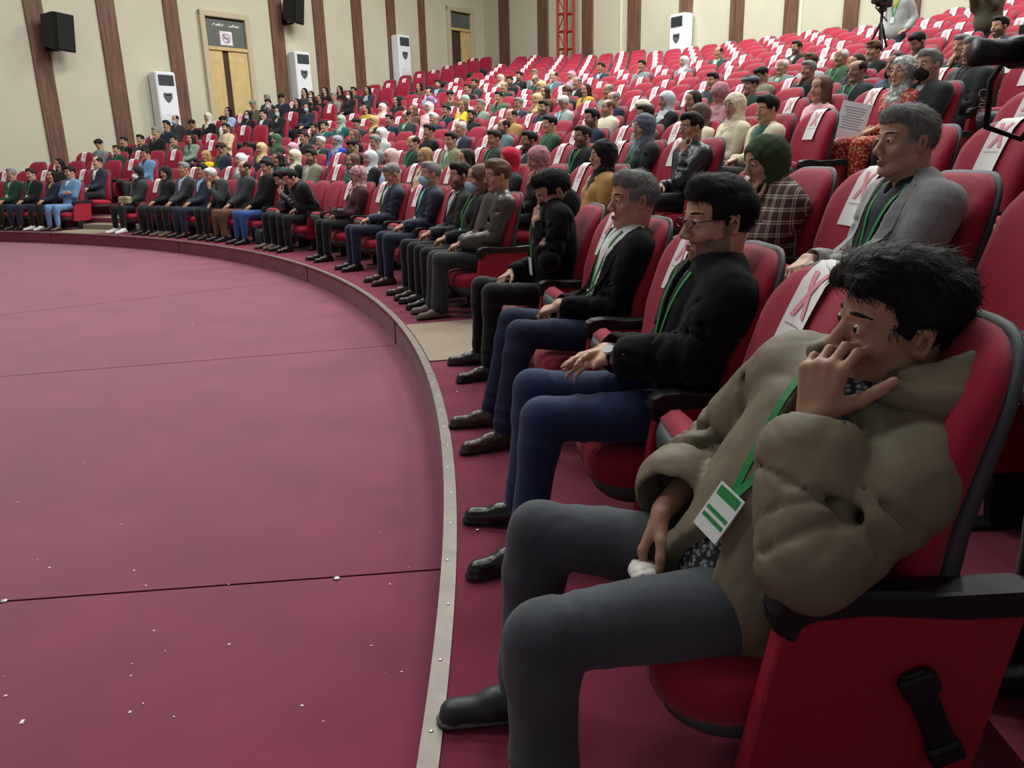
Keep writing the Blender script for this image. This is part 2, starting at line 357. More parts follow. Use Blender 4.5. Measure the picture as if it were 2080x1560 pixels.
# air conditioners, loudspeakers
m_acw = mat('ac_white', (232, 234, 238), .35, var=.02); m_acg = mat('ac_grille', (92, 98, 104), .5); m_acb = mat('ac_badge', (88, 92, 96), .3)
def aircon(px0, px1, pytop, P, u, label):
    s0, zt = wall_pt(px0, pytop, P, u); s1, _ = wall_pt(px1, pytop, P, u)
    wd, dp, h = .58, .38, 1.95
    o = wall_frame('air_conditioner', P, u, (s0+s1)/2); o.location.z = zt-h
    tag(o, label, 'air conditioner', 'standing air conditioners along the walls')
    mb = MB(); mb.box((0, -dp/2-.06, h/2), (wd/2, dp/2, h/2), bev=.03); mb.obj('cabinet', m_acw, o)
    y = -dp-.064
    mb = MB(); mb.box((0, y, h-.22), (wd/2-.07, .006, .14), bev=.004); gr = mb.obj('air_outlet', m_acg, o)
    for j in range(7):
        mb = MB(); mb.box((0, y-.012, h-.33+.037*j), (wd/2-.075, .012, .006)); mb.obj('louvre', mat('louvre', (60, 64, 70), .5), gr)
    mb = MB(); zc = h-.66
    ring = [(-.13, zc+.10), (-.08, zc+.12), (0, zc+.10), (.08, zc+.12), (.13, zc+.10), (.125, zc-.01), (.07, zc-.10), (0, zc-.15), (-.07, zc-.10), (-.125, zc-.01)]
    mb.loft([[(q[0], y+.002, q[1]) for q in ring], [(q[0]*.96, y-.008, zc+(q[1]-zc)*.96) for q in ring]]); bd = mb.obj('shield_display', m_acb, o)
    mb = MB(); mb.box((0, y-.01, zc+.055), (.075, .003, .016)); mb.obj('display_window', mat('display_dark', (40, 42, 46), .2), bd)
    mb = MB(); mb.box((0, y, .46), (wd/2-.06, .006, .40), bev=.004); ip = mb.obj('intake_panel', mat('ac_panel', (222, 225, 229), .4), o)
    for j in range(9):
        mb = MB(); mb.box((0, y-.008, .14+.07*j), (wd/2-.1, .004, .005)); mb.obj('intake_slot', mat('slot_grey', (176, 180, 186), .5), ip)
aircon(300, 336, 147, KC, ul, 'white standing air conditioner between two boards near the stage end')
aircon(580, 613, 106, KC, ul, 'white standing air conditioner just past the wooden double door')
aircon(789, 817, 72, KC, ul, 'white standing air conditioner between the two doors, deeper in hall')
aircon(1380, 1413, 33, KC, ub, 'white standing air conditioner against the back wall')
def speaker(px, pyc, sc, label):
    s, z = wall_pt(px, pyc, KC, ul); o = wall_frame('wall_speaker', KC, ul, s); o.location.z = z
    tag(o, label, 'loudspeaker', 'black loudspeakers on wall boards')
    a = math.radians(26); R = np.array([[math.cos(a), -math.sin(a), 0], [math.sin(a), math.cos(a), 0], [0, 0, 1]])@np.array([[1, 0, 0], [0, math.cos(.12), -math.sin(.12)], [0, math.sin(.12), math.cos(.12)]])
    mb = MB(); w, h, d = .30*sc, .43*sc, .24*sc; c = np.array([.1, -.42, 0])
    rings = [[c+R@np.array([x*w*q, y_, zz*h*q]) for x, zz in ((-1, -1), (1, -1), (1, 1), (-1, 1))] for y_, q in ((d, .8), (-d*.6, 1), (-d, 1))]
    mb.loft(rings); mb.obj('speaker_box', m_black, o)
    mb = MB(); mb.box(c+R@np.array([0, -d-.012, 0]), (w*.93, .012, h*.93), R, bev=.008); mb.obj('speaker_grille', mat('grille_black', (26, 30, 31), .7, bump=.6, bscale=120), o)
    mb = MB(); mb.tube([(0, -.03, -.25), (.03, -.2, -.4), (.08, -.4, -h*.95)], .035, 8); mb.box((0, -.05, -.25), (.09, .03, .16)); mb.obj('wall_bracket', m_black, o)
speaker(93, 68, 1.0, 'black loudspeaker bracketed to the board nearest the stage'); speaker(573, 22, .92, 'black loudspeaker bracketed to the board past the wooden door')

# red lattice tower in front of the back wall
s, _ = wall_pt(1174, 60, KC, ub); tr = wall_frame('lattice_tower', KC, ub, s); tag(tr, 'red painted steel lattice tower standing against the back wall', 'truss')
m_truss = mat('truss_red', (150, 46, 42), .5, var=.08); hw = .19
for (x, y) in ((-hw, -.35), (hw, -.35), (-hw, -.73), (hw, -.73)):
    mb = MB(); mb.tube([(x, y, 3.2), (x, y, CEIL-.1)], .05, 8); mb.obj('upright', m_truss, tr)
z = 3.6; j = 0
while z < CEIL-.6:
    for (a, b) in (((-hw, -.73), (hw, -.73)), ((-hw, -.35), (hw, -.35)), ((-hw, -.35), (-hw, -.73)), ((hw, -.35), (hw, -.73))):
        mb = MB(); mb.tube([(*a, z), (*b, z)], .028, 6); mb.obj('rung', m_truss, tr)
    mb = MB(); sg = 1 if j % 2 else -1; mb.tube([(-hw*sg, -.73, z), (hw*sg, -.73, z+.55)], .02, 6); mb.obj('brace', m_truss, tr)
    z += .55; j += 1
# ------------------------------------------------------------------ who sits where (picture position of the crown -> ray -> row)
TILE = {1: (180, 190, 6.933), 2: (380, 170, 6.933), 3: (600, 150, 6.933), 4: (800, 110, 6.933), 5: (1000, 110, 6.933), 6: (1200, 90, 5.778), 7: (1440, 60, 5.778), 8: (400, 290, 5.778), 9: (1640, 0, 4.727), 0: (0, 0, 1.0)}
# tile, u, v, headgear kind, hair/scarf colour, garment colour, garment, extras, pose
# kinds M short hair, B receding, W long hair, H headscarf, C flat cap, K knitted cap; garments sw jumper, su suit, co jacket
# extras g glasses, b beard, l lanyard, u/w/x face mask blue/white/black; pose 0 lap, 1 hand at chin, 2 arms crossed, 3 looking down
CROWD = [
(1,800,355,'M','gr','blk','co','',1),(1,1050,355,'M','bk','navy','sw','',1),(1,1310,290,'B','bk','char','co','u',0),(1,1395,365,'M','bk','blk','co','',3),
(1,1680,185,'H','stone','blk','co','',0),(1,1925,185,'W','bk','lblue','co','',0),(1,1720,320,'M','bk','char','su','',3),(1,200,635,'M','bk','grey','sw','',3),
(1,600,605,'M','bk','blk','sw','l',0),(1,740,575,'M','bk','char','co','',1),(1,1050,600,'M','bk','brown','co','l',1),(1,1400,570,'W','dk','sage','co','',0),
(1,1890,415,'M','bk','beige','sw','b',2),(1,250,745,'M','dk','dgreen','co','l',1),(1,830,770,'M','bk','denim','co','',1),(1,60,880,'B','dk','navy','su','',0),
(1,1580,805,'W','ln','yellow','sw','',0),(1,1780,690,'M','dk','navy','co','l',3),(0,112,322,'W','bk','blk','sw','',0),
(2,915,190,'M','gr','olive','co','',3),(2,1175,95,'M','gr','char','co','',0),(2,1360,85,'M','bk','navy','co','',3),(2,1390,215,'W','bk','blk','sw','',0),
(2,1700,45,'W','bk','char','sw','',0),(2,1100,195,'M','bk','char','co','u',0),(2,890,370,'W','bk','blk','co','u',0),(2,1000,365,'M','bk','navy','su','',0),
(2,1210,330,'W','bk','blk','co','u',0),(2,1720,185,'W','bk','blk','co','x',0),(2,1895,150,'W','dk','blk','sw','',0),(2,1960,85,'W','bk','char','co','w',0),
(2,1995,40,'W','bk','blk','sw','',0),(2,1830,265,'W','bk','navy','co','u',0),(2,1200,705,'H','green','dgreen','co','',0),(2,1000,830,'H','sand','navy','co','',0),
(2,1440,830,'H','mauve','char','co','',0),(2,1440,925,'H','cream','blk','co','l',0),(2,1700,660,'M','dk','blk','co','',0),(2,1820,740,'M','wh','char','co','g',1),
(2,1750,545,'M','bk','char','co','b',1),(2,1950,530,'M','bk','teal','co','',1),(2,1240,960,'W','dk','teal','co','g',0),(2,1690,915,'M','bk','khaki','su','b',0),
(2,700,980,'H','white','grey','co','',0),
(3,675,160,'W','bk','blk','sw','',0),(3,690,235,'W','bk','blk','co','w',0),(3,615,260,'M','gr','sage','co','',2),(3,955,170,'M','bk','char','co','gl',0),
(3,1150,155,'W','bk','navy','su','',0),(3,1350,150,'W','bk','brown','co','',0),(3,1390,310,'W','bk','blk','co','',0),(3,980,420,'W','dk','mustard','sw','',0),
(3,1170,415,'H','blush','blush','co','',0),(3,1620,430,'W','br','brown','co','',0),(3,570,580,'H','sageg','teal','co','',1),(3,830,620,'C','blk','char','co','',0),
(3,1030,590,'H','gold','blk','co','',0),(3,1290,565,'M','bk','navy','co','',0),(3,1530,505,'B','bk','char','co','l',3),(3,700,780,'W','br','blk','co','',0),
(3,1160,755,'H','white','lgrey','co','',0),(3,530,880,'H','greypat','royal','co','g',0),(3,760,915,'M','bk','blk','co','',3),(3,1060,855,'M','gr','grey','su','g',0),
(3,1600,860,'B','dk','dgreen','co','l',0),(3,1820,705,'M','bk','blk','sw','',1),(3,1900,545,'M','wh','navy','co','',1),(3,1860,205,'B','dk','lblue','sw','',0),
(3,1985,80,'M','bk','char','su','b',0),(3,1860,310,'H','purple','char','co','',0),(3,1980,380,'H','pinkl','pink','co','',0),
(3,740,1120,'W','br','denimd','co','l',0),(3,990,1080,'H','silver','blk','co','',0),(3,1270,1055,'H','blush','lblue','co','',0),(3,1740,1035,'W','ln','beige','co','',0),
(4,1110,345,'M','bk','char','co','b',1),(4,1010,415,'M','dk','blk','co','',0),(4,770,505,'M','bk','brown','co','',3),(4,975,570,'H','sageg','cream','co','g',0),
(4,1475,280,'H','stone','grey','co','',0),(4,1610,305,'M','bk','blk','co','b',0),(4,1760,240,'M','bk','blk','co','b',0),(4,1940,210,'M','gr','grey','co','',0),
(4,1960,290,'B','gr','dgreen','co','l',3),(4,1525,385,'B','gr','dgreen','co','l',0),(4,1450,520,'M','bk','green','co','',1),(4,2035,375,'H','sand','beige','co','',0),
(4,860,640,'W','br','yellow','co','',0),(4,710,715,'M','bk','navy','co','l',1),(4,1110,640,'M','gr','sage','co','',0),(4,1060,780,'M','bk','blk','sw','b',1),
(4,1730,605,'M','gr','navy','su','g',0),(4,1610,760,'B','dk','tan','co','',0),(4,1960,550,'H','sand','brown','co','',1),(4,890,935,'B','wh','navy','su','',0),
(4,750,1090,'M','bk','khaki','su','l',0),(4,1480,905,'B','dk','bluegreen','co','b',0),(4,1340,1060,'M','dk','char','co','l',0),(4,1830,1080,'M','bk','char','co','gb',1),
(4,930,1330,'W','dk','blk','co','',0),
(5,860,235,'B','dk','slate','su','l',1),(5,1060,235,'H','mauve','grey','co','',0),(5,1160,310,'B','gr','blk','co','',0),(5,1500,115,'M','bk','navy','su','',0),
(5,700,450,'W','dk','brown','co','',0),(5,1080,445,'K','brown','char','co','b',0),(5,1200,420,'W','dk','mustard','co','',0),(5,1590,410,'B','gr','sage','co','',0),
(5,1650,520,'B','gr','navy','co','',0),(5,900,585,'M','wh','lgrey','su','l',3),(5,740,640,'M','bk','navy','co','b',0),(5,1560,630,'B','br','cream','vest','b',0),
(5,740,860,'M','bk','camo','sw','l',0),(5,1340,760,'M','bk','navy','co','gb',0),(5,1200,1000,'M','dk','blk','co','gbl',0),
(6,580,180,'M','bk','grey','sw','',1),(6,1070,135,'H','silver','grey','co','',0),(6,1480,25,'B','dk','char','su','l',0),(6,1390,325,'M','bk','char','co','',0),
(6,1370,465,'H','rose','rose','co','',3),(6,1215,530,'W','dk','brown','co','',0),(6,1960,255,'M','bk','khaki','co','',3),(6,1830,360,'C','slate','dgreen','co','',1),
(6,1960,540,'H','cream','cream','co','',0),(6,750,560,'H','silver','blk','co','',0),(6,650,635,'H','cream','blk','co','',0),
(6,570,705,'M','dk','khaki','co','',0),(6,1220,690,'H','leopard','cream','co','',0),
(7,1000,130,'M','bk','blk','co','gb',0),(7,970,315,'B','wh','grey','co','l',0),(7,1130,285,'K','brown','lgrey','co','',0),(7,1130,360,'M','gr','blk','co','',1),
(7,1590,205,'B','wh','green','co','l',0),(7,1700,165,'K','brown','blk','co','',0),(7,1680,280,'W','dk','blk','co','',0),(7,1790,335,'B','dk','char','co','gl',0),
(7,2060,275,'W','bk','denimd','co','',0),
(9,1020,305,'M','bk','char','su','b',3),(9,1465,325,'M','gr','blk','co','',1),(9,1560,360,'M','gr','char','co','',0),(9,1810,155,'M','bk','navy','su','b',0),
(9,1195,475,'M','gr','char','co','x',0),
]
PAL = dict(blk=(20,20,22),char=(48,51,53),navy=(30,37,58),blue=(45,75,130),denim=(96,132,170),denimd=(58,78,104),lblue=(152,178,208),grey=(122,124,124),lgrey=(168,170,168),
 white=(228,228,224),cream=(222,212,188),beige=(204,184,150),tan=(176,138,82),brown=(94,66,48),olive=(88,86,66),green=(62,92,66),dgreen=(34,56,44),teal=(26,84,82),
 yellow=(224,190,34),mustard=(172,142,44),pink=(226,172,178),rose=(178,126,134),red=(192,30,56),maroon=(62,26,36),purple=(150,112,160),royal=(46,62,168),khaki=(124,124,98),
 stone=(178,172,156),sand=(206,176,128),mauve=(178,134,150),blush=(226,188,182),sageg=(150,172,154),sage=(122,138,122),gold=(168,140,92),greypat=(128,132,142),silver=(204,208,214),pinkl=(238,206,210),
 slate=(92,102,118),bluegreen=(96,120,124),camo=(46,72,52),leopard=(88,70,66))
WORD = dict(blk='black',char='charcoal',navy='navy',denim='pale denim',denimd='dark denim',lblue='light blue',grey='grey',lgrey='light grey',white='white',cream='cream',beige='beige',tan='tan',brown='brown',olive='olive',
 green='green',dgreen='dark green',teal='teal',yellow='bright yellow',mustard='mustard',pink='pink',rose='dusty rose',red='red',maroon='maroon',purple='purple',royal='royal blue',khaki='khaki',stone='stone grey',sand='sand coloured',
 mauve='mauve',blush='pale pink',sageg='pale green',sage='sage green',gold='gold patterned',greypat='grey patterned',silver='silver grey',pinkl='light pink',slate='slate blue',bluegreen='blue green',camo='dark green',leopard='leopard print',blue='blue')
HAIR = dict(bk=(22,20,20),dk=(42,32,27),br=(96,70,48),ln=(160,124,78),gr=(120,120,118),wh=(205,205,202))
def find_row(px, py, top=1.25):
    best = None
    for k in range(NROW):
        p = at_radius(px, py, RSEAT+PITCH*k+.08); d = p[2]-(rowz(k)+top)
        if best is None or abs(d) < abs(best[1]): best = (k, d, p)
    return best
def inside(p, margin):
    q = np.array(p[:2])-KC
    return (q@nl > margin) and (q@nb > margin)
PEOPLE = []
for e in CROWD:
    ox, oy, s = TILE[e[0]]; px, py = ox+e[1]/s, oy+e[2]/s
    k, d, p = find_row(px, py, 1.185); d = p[2]-(rowz(k)+1.25)
    while k > 1 and not inside(polar(RSEAT+PITCH*k+.3, theta_of(p)), 1.0):
        k -= 1; p = at_radius(px, py, RSEAT+PITCH*k+.08); d = p[2]-(rowz(k)+1.25)
    if k == 0: k = 1; p = at_radius(px, py, RSEAT+PITCH*k+.08); d = p[2]-(rowz(k)+1.25)
    PEOPLE.append(dict(px=px, py=py, row=k, dz=max(-.16, min(.1, d)), th=theta_of(p), kind=e[3], hair=e[4], top=e[5], gar=e[6], ex=e[7], pose=e[8], name=None))
# first row and the people close by: px, py of the crown, row, name
NEAR = [('m1',1800,497,0),('m2',1440,352,0),('m3',1275,347,0),('hood',1130,338,0),('leather',985,326,0),('maskw',950,335,0),('brown',922,331,0),('maskm',855,330,0),('navy',780,333,0),('hijabmaroon',712,340,0),
 ('blackhair',622,338,0),('facehand',596,346,0),('man527',527,322,0),('man482',482,325,0),('old',445,333,0),('suit',398,332,0),('greym',360,328,0),('hij',325,338,0),('hijmask',268,338,0),
 ('denim',130,337,0),('w92',95,345,0),('m60',52,342,0),('m20',12,342,0),
 ('greysuit',1850,208,1),('plaid',1570,275,1),('tan',1205,288,1),('pinkhij',1090,304,1),('redhij',1020,304,1),('leatherblk',1400,233,2),('bluehij',1290,232,2),('reddress',1845,125,4),('bangs',1545,198,3),('pinkw',1655,157,4),('edge',2600,300,1)]
NEARP = {}
for (n, px, py, k) in NEAR:
    p = at_radius(px, py, RSEAT+PITCH*k+.05); P = dict(px=px, py=py, row=k, dz=max(-.2, min(.12, p[2]-(rowz(k)+1.25))), th=theta_of(p), name=n, ex='', pose=0)
    NEARP[n] = P; PEOPLE.append(P)
def put(n, y):                                 # first-row places read off the armrests
    NEARP[n]['th'] = math.asin((y-CEN[1])/RSEAT)
put('m1', 1.44); put('m2', 2.54); put('m3', 3.70); put('hood', 4.80)
NEARP['leather']['th'] = math.radians(17.6); NEARP['edge']['th'] = math.asin((1.22-CEN[1])/(RSEAT+PITCH)); NEARP['edge']['dz'] = 0
NEARP['m1']['dz'] = NEARP['m2']['dz'] = NEARP['m3']['dz'] = NEARP['hood']['dz'] = 0
# ------------------------------------------------------------------ seats: fill every row between aisles and walls around the occupied places
SP = .57
SEATS = []
occ = {}
for P in PEOPLE: occ.setdefault(P['row'], []).append(P)
for k in range(NROW):
    r = RSEAT+PITCH*k
    a1, w1 = aisle(0, k); a2, w2 = aisle(1, k)
    blocks = [(theta_of((0.0, 0.15)) if k else math.asin((1.46-.30-CEN[1])/r), a1-w1/r), (a1+w1/r, a2-w2/r), (a2+w2/r, math.radians(100))]
    if k: blocks[0] = (-.16+.0*k, blocks[0][1])
    for (b0, b1) in blocks:
        ps = sorted([P for P in occ.get(k, []) if b0-.75/r < P['th'] < b1+.75/r], key=lambda P: P['th'])
        ps = [P for P in ps if not P.get('done')]
        lo, hi = b0*r+.29, b1*r-.29
        xs = [min(max(P['th']*r, lo), hi) for P in ps]
        for _ in range(30):
            for i in range(len(xs)-1):
                g = .53-(xs[i+1]-xs[i])
                if g > 0:
                    f0, f1 = [0 if (ps[j]['name'] and k) else 1 for j in (i, i+1)]; q = max(f0+f1, 1e-6)
                    if f0+f1: xs[i] -= g*f0/q; xs[i+1] += g*f1/q
                    else: xs[i] -= g/2; xs[i+1] += g/2
            for i in range(len(xs)): xs[i] = min(max(xs[i], lo+.53*i*.0), hi)
        seats = []
        for P, x in zip(ps, xs): P['done'] = True; P['lean'] = P['th']*r-x; P['th'] = x/r; seats.append((x, P))
        full = []
        if not seats:
            n = int((hi-lo)/SP); full = [(lo+SP*i, None, i % 2) for i in range(n+1)]
        else:
            x = seats[0][0]-SP; j = 1
            while x >= lo-.02: full.append((x, None, j % 2)); x -= SP; j += 1
            for i, (x, P) in enumerate(seats):
                full.append((x, P, 0))
                if i+1 < len(seats):
                    g = seats[i+1][0]-x; n = max(0, int(round(g/SP))-1)
                    for q in range(n): full.append((x+g*(q+1)/(n+1), None, (q+1) % 2))
            x = seats[-1][0]+SP; j = 1
            while x <= hi+.02: full.append((x, None, j % 2)); x += SP; j += 1
        full.sort(key=lambda e: e[0])
        full = [e for e in full if inside(polar(r+.3, e[0]/r), .75) or e[1]]
        for i, e in enumerate(full):
            p = polar(r+(e[1].get('dr', 0) if e[1] else 0), e[0]/r, rowz(k)); px, py, w = proj((p[0], p[1], p[2]+.7))
            if e[1] is None and (w < .3 or px > 2330 or px < -160 or (w < 2.0 and p[1] < .9)): continue
            # the row end shows only toward an aisle
            endl = (i == 0)
            SEATS.append(dict(row=k, th=e[0]/r, P=e[1], x=bool(e[2]), pos=p, px=px, py=py, w=w, end=endl))
for P in PEOPLE:
    if not P.get('done'): print('UNPLACED', P['px'], P['py'], P['row'])
SEATS.sort(key=lambda s: s['w'])
# the camera operator and the standing people take up floor, not seats
# ------------------------------------------------------------------ seat meshes (local: y forward, origin on the floor)
def y_front(z): t = (z-.40)/.57; return -.150-.125*max(t, 0)**1.08+.018*math.sin(PI*min(max(t, 0), 1))
def outline(hw, zb, zt, cr=.15, n=7):
    pts = [(-hw+.03, zb), (hw-.03, zb), (hw, zb+.03), (hw*1.0, (zb+zt)/2)]
    for i in range(n+1):
        a = PI/2*i/n; pts.append((hw-cr*1.15+cr*1.15*math.cos(a)**.8, zt-cr+cr*math.sin(a)**.9))
    L = [(-x, z) for x, z in pts[::-1] if True]
    ring = pts[1:]+L[:-1]
    return ring
def back_mesh(hw, zb, zt, layers, wrap, name, m):
    mb = MB(); rings = []; zc = (zb+zt)/2
    for ins, dy in layers:
        R = []
        for x, z in outline(hw-ins, zb+ins, zt-ins, .15-ins*.4): t_ = max(0, min(1, (z-.45)/.52)); R.append((x, y_front(z)+dy*(1-.48*t_*t_)-.012*t_*t_+wrap*(x/hw)**2, z))
        rings.append(R)
    mb.loft(rings, cap1=False); n = len(rings[-1]); b = len(mb.V)-n
    for i in range(n//2-1): mb.F.append([b+i, b+i+1, b+n-2-i, b+n-1-i]); mb.M.append(0)
    return mb.mesh(name, m, True)
m_shell = mat('shell_grey', (58, 61, 63), .55, var=.05, bump=.2, bscale=400)
me_back = back_mesh(.247, .33, .968, ((.0, -.035), (.0, .0), (.012, .026), (.045, .042), (.10, .05), (.16, .051)), .03, 'backrest', m_seatred)
me_shell = back_mesh(.257, .30, .978, ((.05, -.075), (.012, -.07), (.0, -.058), (.0, -.040), (.010, -.034)), .03, 'back_shell', m_shell)
def plan(hw, y0, y1, cr): 
    pts = []
    for cx, cy, a0 in ((hw-cr, y1-cr, 0), (-hw+cr, y1-cr, 90), (-hw+.04, y0+.04, 180), (hw-.04, y0+.04, 270)):
        rr = cr if cy > (y0+y1)/2 else .04
        for i in range(5): a = math.radians(a0+22.5*i); pts.append((cx+rr*math.cos(a), cy+rr*math.sin(a)))
    return pts
def cushion(fold, part):
    mb = MB(); rings = []
    lay = ((.0, .245), (.0, .300), (.012, .330), (.05, .346), (.11, .351), (.17, .352)) if part == 'c' else ((.11, .160), (.06, .168), (.025, .20), (.004, .245))
    for ins, z in lay:
        rings.append([(x, y, z+.055*(y-.05)) for x, y in plan(.238-ins, -.18+ins, .290-ins, .12-ins*.5)])
    if fold:
        a = math.radians(54); hy, hz = -.14, .235; ca, sa = math.cos(a), math.sin(a)
        rings = [[(x, hy+.06+(y-hy)*.84*ca-(z-hz)*sa*.7, hz+.0+(y-hy)*.84*sa+(z-hz)*ca*.7) for x, y, z in R] for R in rings]
    mb.loft(rings); return mb.mesh('seat_cushion' if part == 'c' else 'seat_pan', m_seatred if part == 'c' else m_dgrey, True)
me_cu, me_pan = cushion(False, 'c'), cushion(False, 'p'); me_cuf, me_panf = cushion(True, 'c'), cushion(True, 'p')
def prof(pts, hw, name, m, bev, x0):
    c = np.mean(np.array(pts), 0); mb = MB(); rings = []
    for x, ins in ((-hw, bev), (-hw+bev, 0), (hw-bev, 0), (hw, bev)):
        R = []
        for q in pts:
            q = np.array(q); d = c-q; q = q+d/np.linalg.norm(d)*ins; R.append((x0+x, q[0], q[1]))
        rings.append(R)
    mb.loft(rings); return mb.mesh(name, m, False)
ARM = [(.097, .478), (.121, .496), (.129, .531), (.121, .558), (.095, .572), (.045, .576), (-.06, .568), (-.17, .564), (-.30, .568), (-.345, .556), (-.345, .521), (-.20, .516), (-.05, .520), (.065, .518), (.087, .506)]
PAN = [(.103, .525), (.135, .34), (.160, .185), (.145, .17), (-.22, .17), (-.25, .21), (-.30, .53)]
m_panel = mat('panel_red', (148, 22, 44), .6, bump=.08, bscale=500, var=.05)
AX = .285
meshes_arm = {s: (prof(ARM, .031, 'armrest', m_black, .010, s*AX), prof(PAN, .023, 'side_panel', m_panel, .006, s*AX)) for s in (1, -1)}
def legmesh(s):
    mb = MB(); mb.loft([[(s*AX+x*.018, y, z) for x, y in ((-1, -.12+dz), (1, -.12+dz), (1, .07+dz), (-1, .07+dz))] for z, dz in ((.012, 0), (.10, .01), (.21, .0))])
    mb.box((s*AX, -.02, .008), (.035, .17, .008), bev=.004); return mb.mesh('leg', m_dmetal)
meshes_leg = {s: legmesh(s) for s in (1, -1)}
# paper sheet over the seat top: portrait sheet with a printed X and a line of small print
m_paper = mat('paper_white', (232, 228, 226), .85, var=.02); m_pink = mat('print_pink', (220, 148, 160), .85, var=.05); m_ink = mat('print_ink', (150, 140, 146), .85, var=.0)
HWS = .072
prof_pts = [(y_front(.93)-.062, .84), (y_front(.95)-.061, .93), (y_front(.97)-.055, .975), (y_front(.97)-.036, .987), (y_front(.97)-.010, .985), (y_front(.96)+.010, .968)]
for i in range(1, 9):
    z = .968-.029*i; t_ = (z-.45)/.52; prof_pts.append((y_front(z)+.0635*(1-.44*t_*t_)-.012*t_*t_, z))
def sheet_mesh():
    mb = MB(); xs = np.linspace(-HWS, HWS, 5); rings = [[(x, y+.004*math.sin(9*x+z*5)+.012*(x/.1)**2, z) for x in xs] for y, z in prof_pts]
    mb.loft(rings, 0, False, False, closed=False)
    pr = np.array(prof_pts[4:]); L = np.concatenate([[0], np.cumsum(np.hypot(*np.diff(pr, axis=0).T))])
    def at(u, v):
        y = np.interp(v, L, pr[:, 0]); z = np.interp(v, L, pr[:, 1]); return (u, y+.0035+.004*math.sin(9*u+z*5)+.012*(u/.1)**2, z)
    for sg in (1, -1):
        n = 6
        for j in range(n):
            q = []
            for t, w in ((j/n, -1), (j/n, 1), ((j+1)/n, 1), ((j+1)/n, -1)):
                q.append(at(sg*(-.034+.068*t)+w*.0125, .035+.130*t))
            mb.poly(q, 1)
    for j in range(9):
        u = -.05+.0112*j; mb.poly([at(u, .186), at(u+.0085, .186), at(u+.0085, .190), at(u, .190)], 2)
    return mb.mesh('x_sheet', [m_paper, m_pink, m_ink], True)
me_sheet = sheet_mesh()
# ------------------------------------------------------------------ place them: the 300 that show largest one by one, the rest joined
NEARN = 300
def rowword(k): return ORD[k]
def place_seat(s):
    k = s['row']; o = empty('auditorium_seat', s['pos'], s['th']+PI/2)
    if s['P'] is not None: st = 'occupied'; lab = 'red upholstered auditorium seat with somebody sitting in it, %s row' % rowword(k)
    elif s['x']: st = 'marked'; lab = 'empty red tip-up auditorium seat with an X sheet on top, %s row' % rowword(k)
    else: st = 'free'; lab = 'empty red tip-up auditorium seat without a sheet, %s row' % rowword(k)
    tag(o, lab, 'seat', '%s seats in the %s row' % (st, rowword(k)))
    fold = s['P'] is None
    link('backrest', me_back, o); link('back_shell', me_shell, o)
    link('seat_cushion', me_cuf if fold else me_cu, o); link('seat_pan', me_panf if fold else me_pan, o)
    for sd in ((1, -1) if s['end'] else (1,)):
        link('armrest', meshes_arm[sd][0], o); link('side_panel', meshes_arm[sd][1], o); link('leg', meshes_leg[sd], o)
    return o
def place_sheet(s):
    o = link('x_sheet', me_sheet, None, s['pos'], s['th']+PI/2)
    tag(o, 'white paper with a pink X hung over a %s row seat' % rowword(s['row']), 'paper sheet', 'X sheets in the %s row' % rowword(s['row'])); return o
vis = [s for s in SEATS]
for s in vis[:NEARN]: s['obj'] = place_seat(s)
sheets = [s for s in SEATS if s['x'] and s['P'] is None]
for s in sheets[:300]: s['sheet'] = place_sheet(s)
def arrays(me):
    V = np.zeros(len(me.vertices)*3, f32); me.vertices.foreach_get('co', V); V = V.reshape(-1, 3)
    F = [list(p.vertices) for p in me.polygons]; M = [p.material_index for p in me.polygons]; return V, F, M
def joined(name, items, mats, smooth):
    """items: list of (list of (V,F,M), pos, rot)"""
    VV = []; FF = []; MM = []; off = 0
    for parts, pos, rz in items:
        c, s_ = math.cos(rz), math.sin(rz); R = np.array([[c, -s_, 0], [s_, c, 0], [0, 0, 1]])
        for V, F, M in parts:
            VV.append(V@R.T+np.array(pos)); FF += [[i+off for i in f] for f in F]; MM += M; off += len(V)
    return link(name, mesh_np(name, np.concatenate(VV), FF, mats, MM, smooth))
def setm(a, m): return (a[0], a[1], [m]*len(a[1]))
AB, AS, AC, ACF, AP, APF = [arrays(m) for m in (me_back, me_shell, me_cu, me_cuf, me_pan, me_panf)]
AA, AN = arrays(meshes_arm[1][0]), arrays(meshes_arm[1][1])
items = []
for s in vis[NEARN:]:
    f = s['P'] is None
    items.append(([setm(AB, 0), setm(AS, 1), setm(ACF if f else AC, 0), setm(APF if f else AP, 1), setm(AA, 2), setm(AN, 0)], s['pos'], s['th']+PI/2))
if items:
    o = joined('far_seats', items, [m_seatred, m_dgrey, m_black], True); tag(o, 'distant rows of red auditorium seats climbing to the back wall', 'seats', kind='stuff')
if len(sheets) > 300:
    A = arrays(me_sheet); o = joined('far_sheets', [([A], s['pos'], s['th']+PI/2) for s in sheets[300:]], [m_paper, m_pink, m_ink], False)
    tag(o, 'distant white X sheets over the back row seats', 'paper sheets', kind='stuff')
print('SEATS', len(SEATS), 'sheets', len(sheets), 'people', len(PEOPLE))
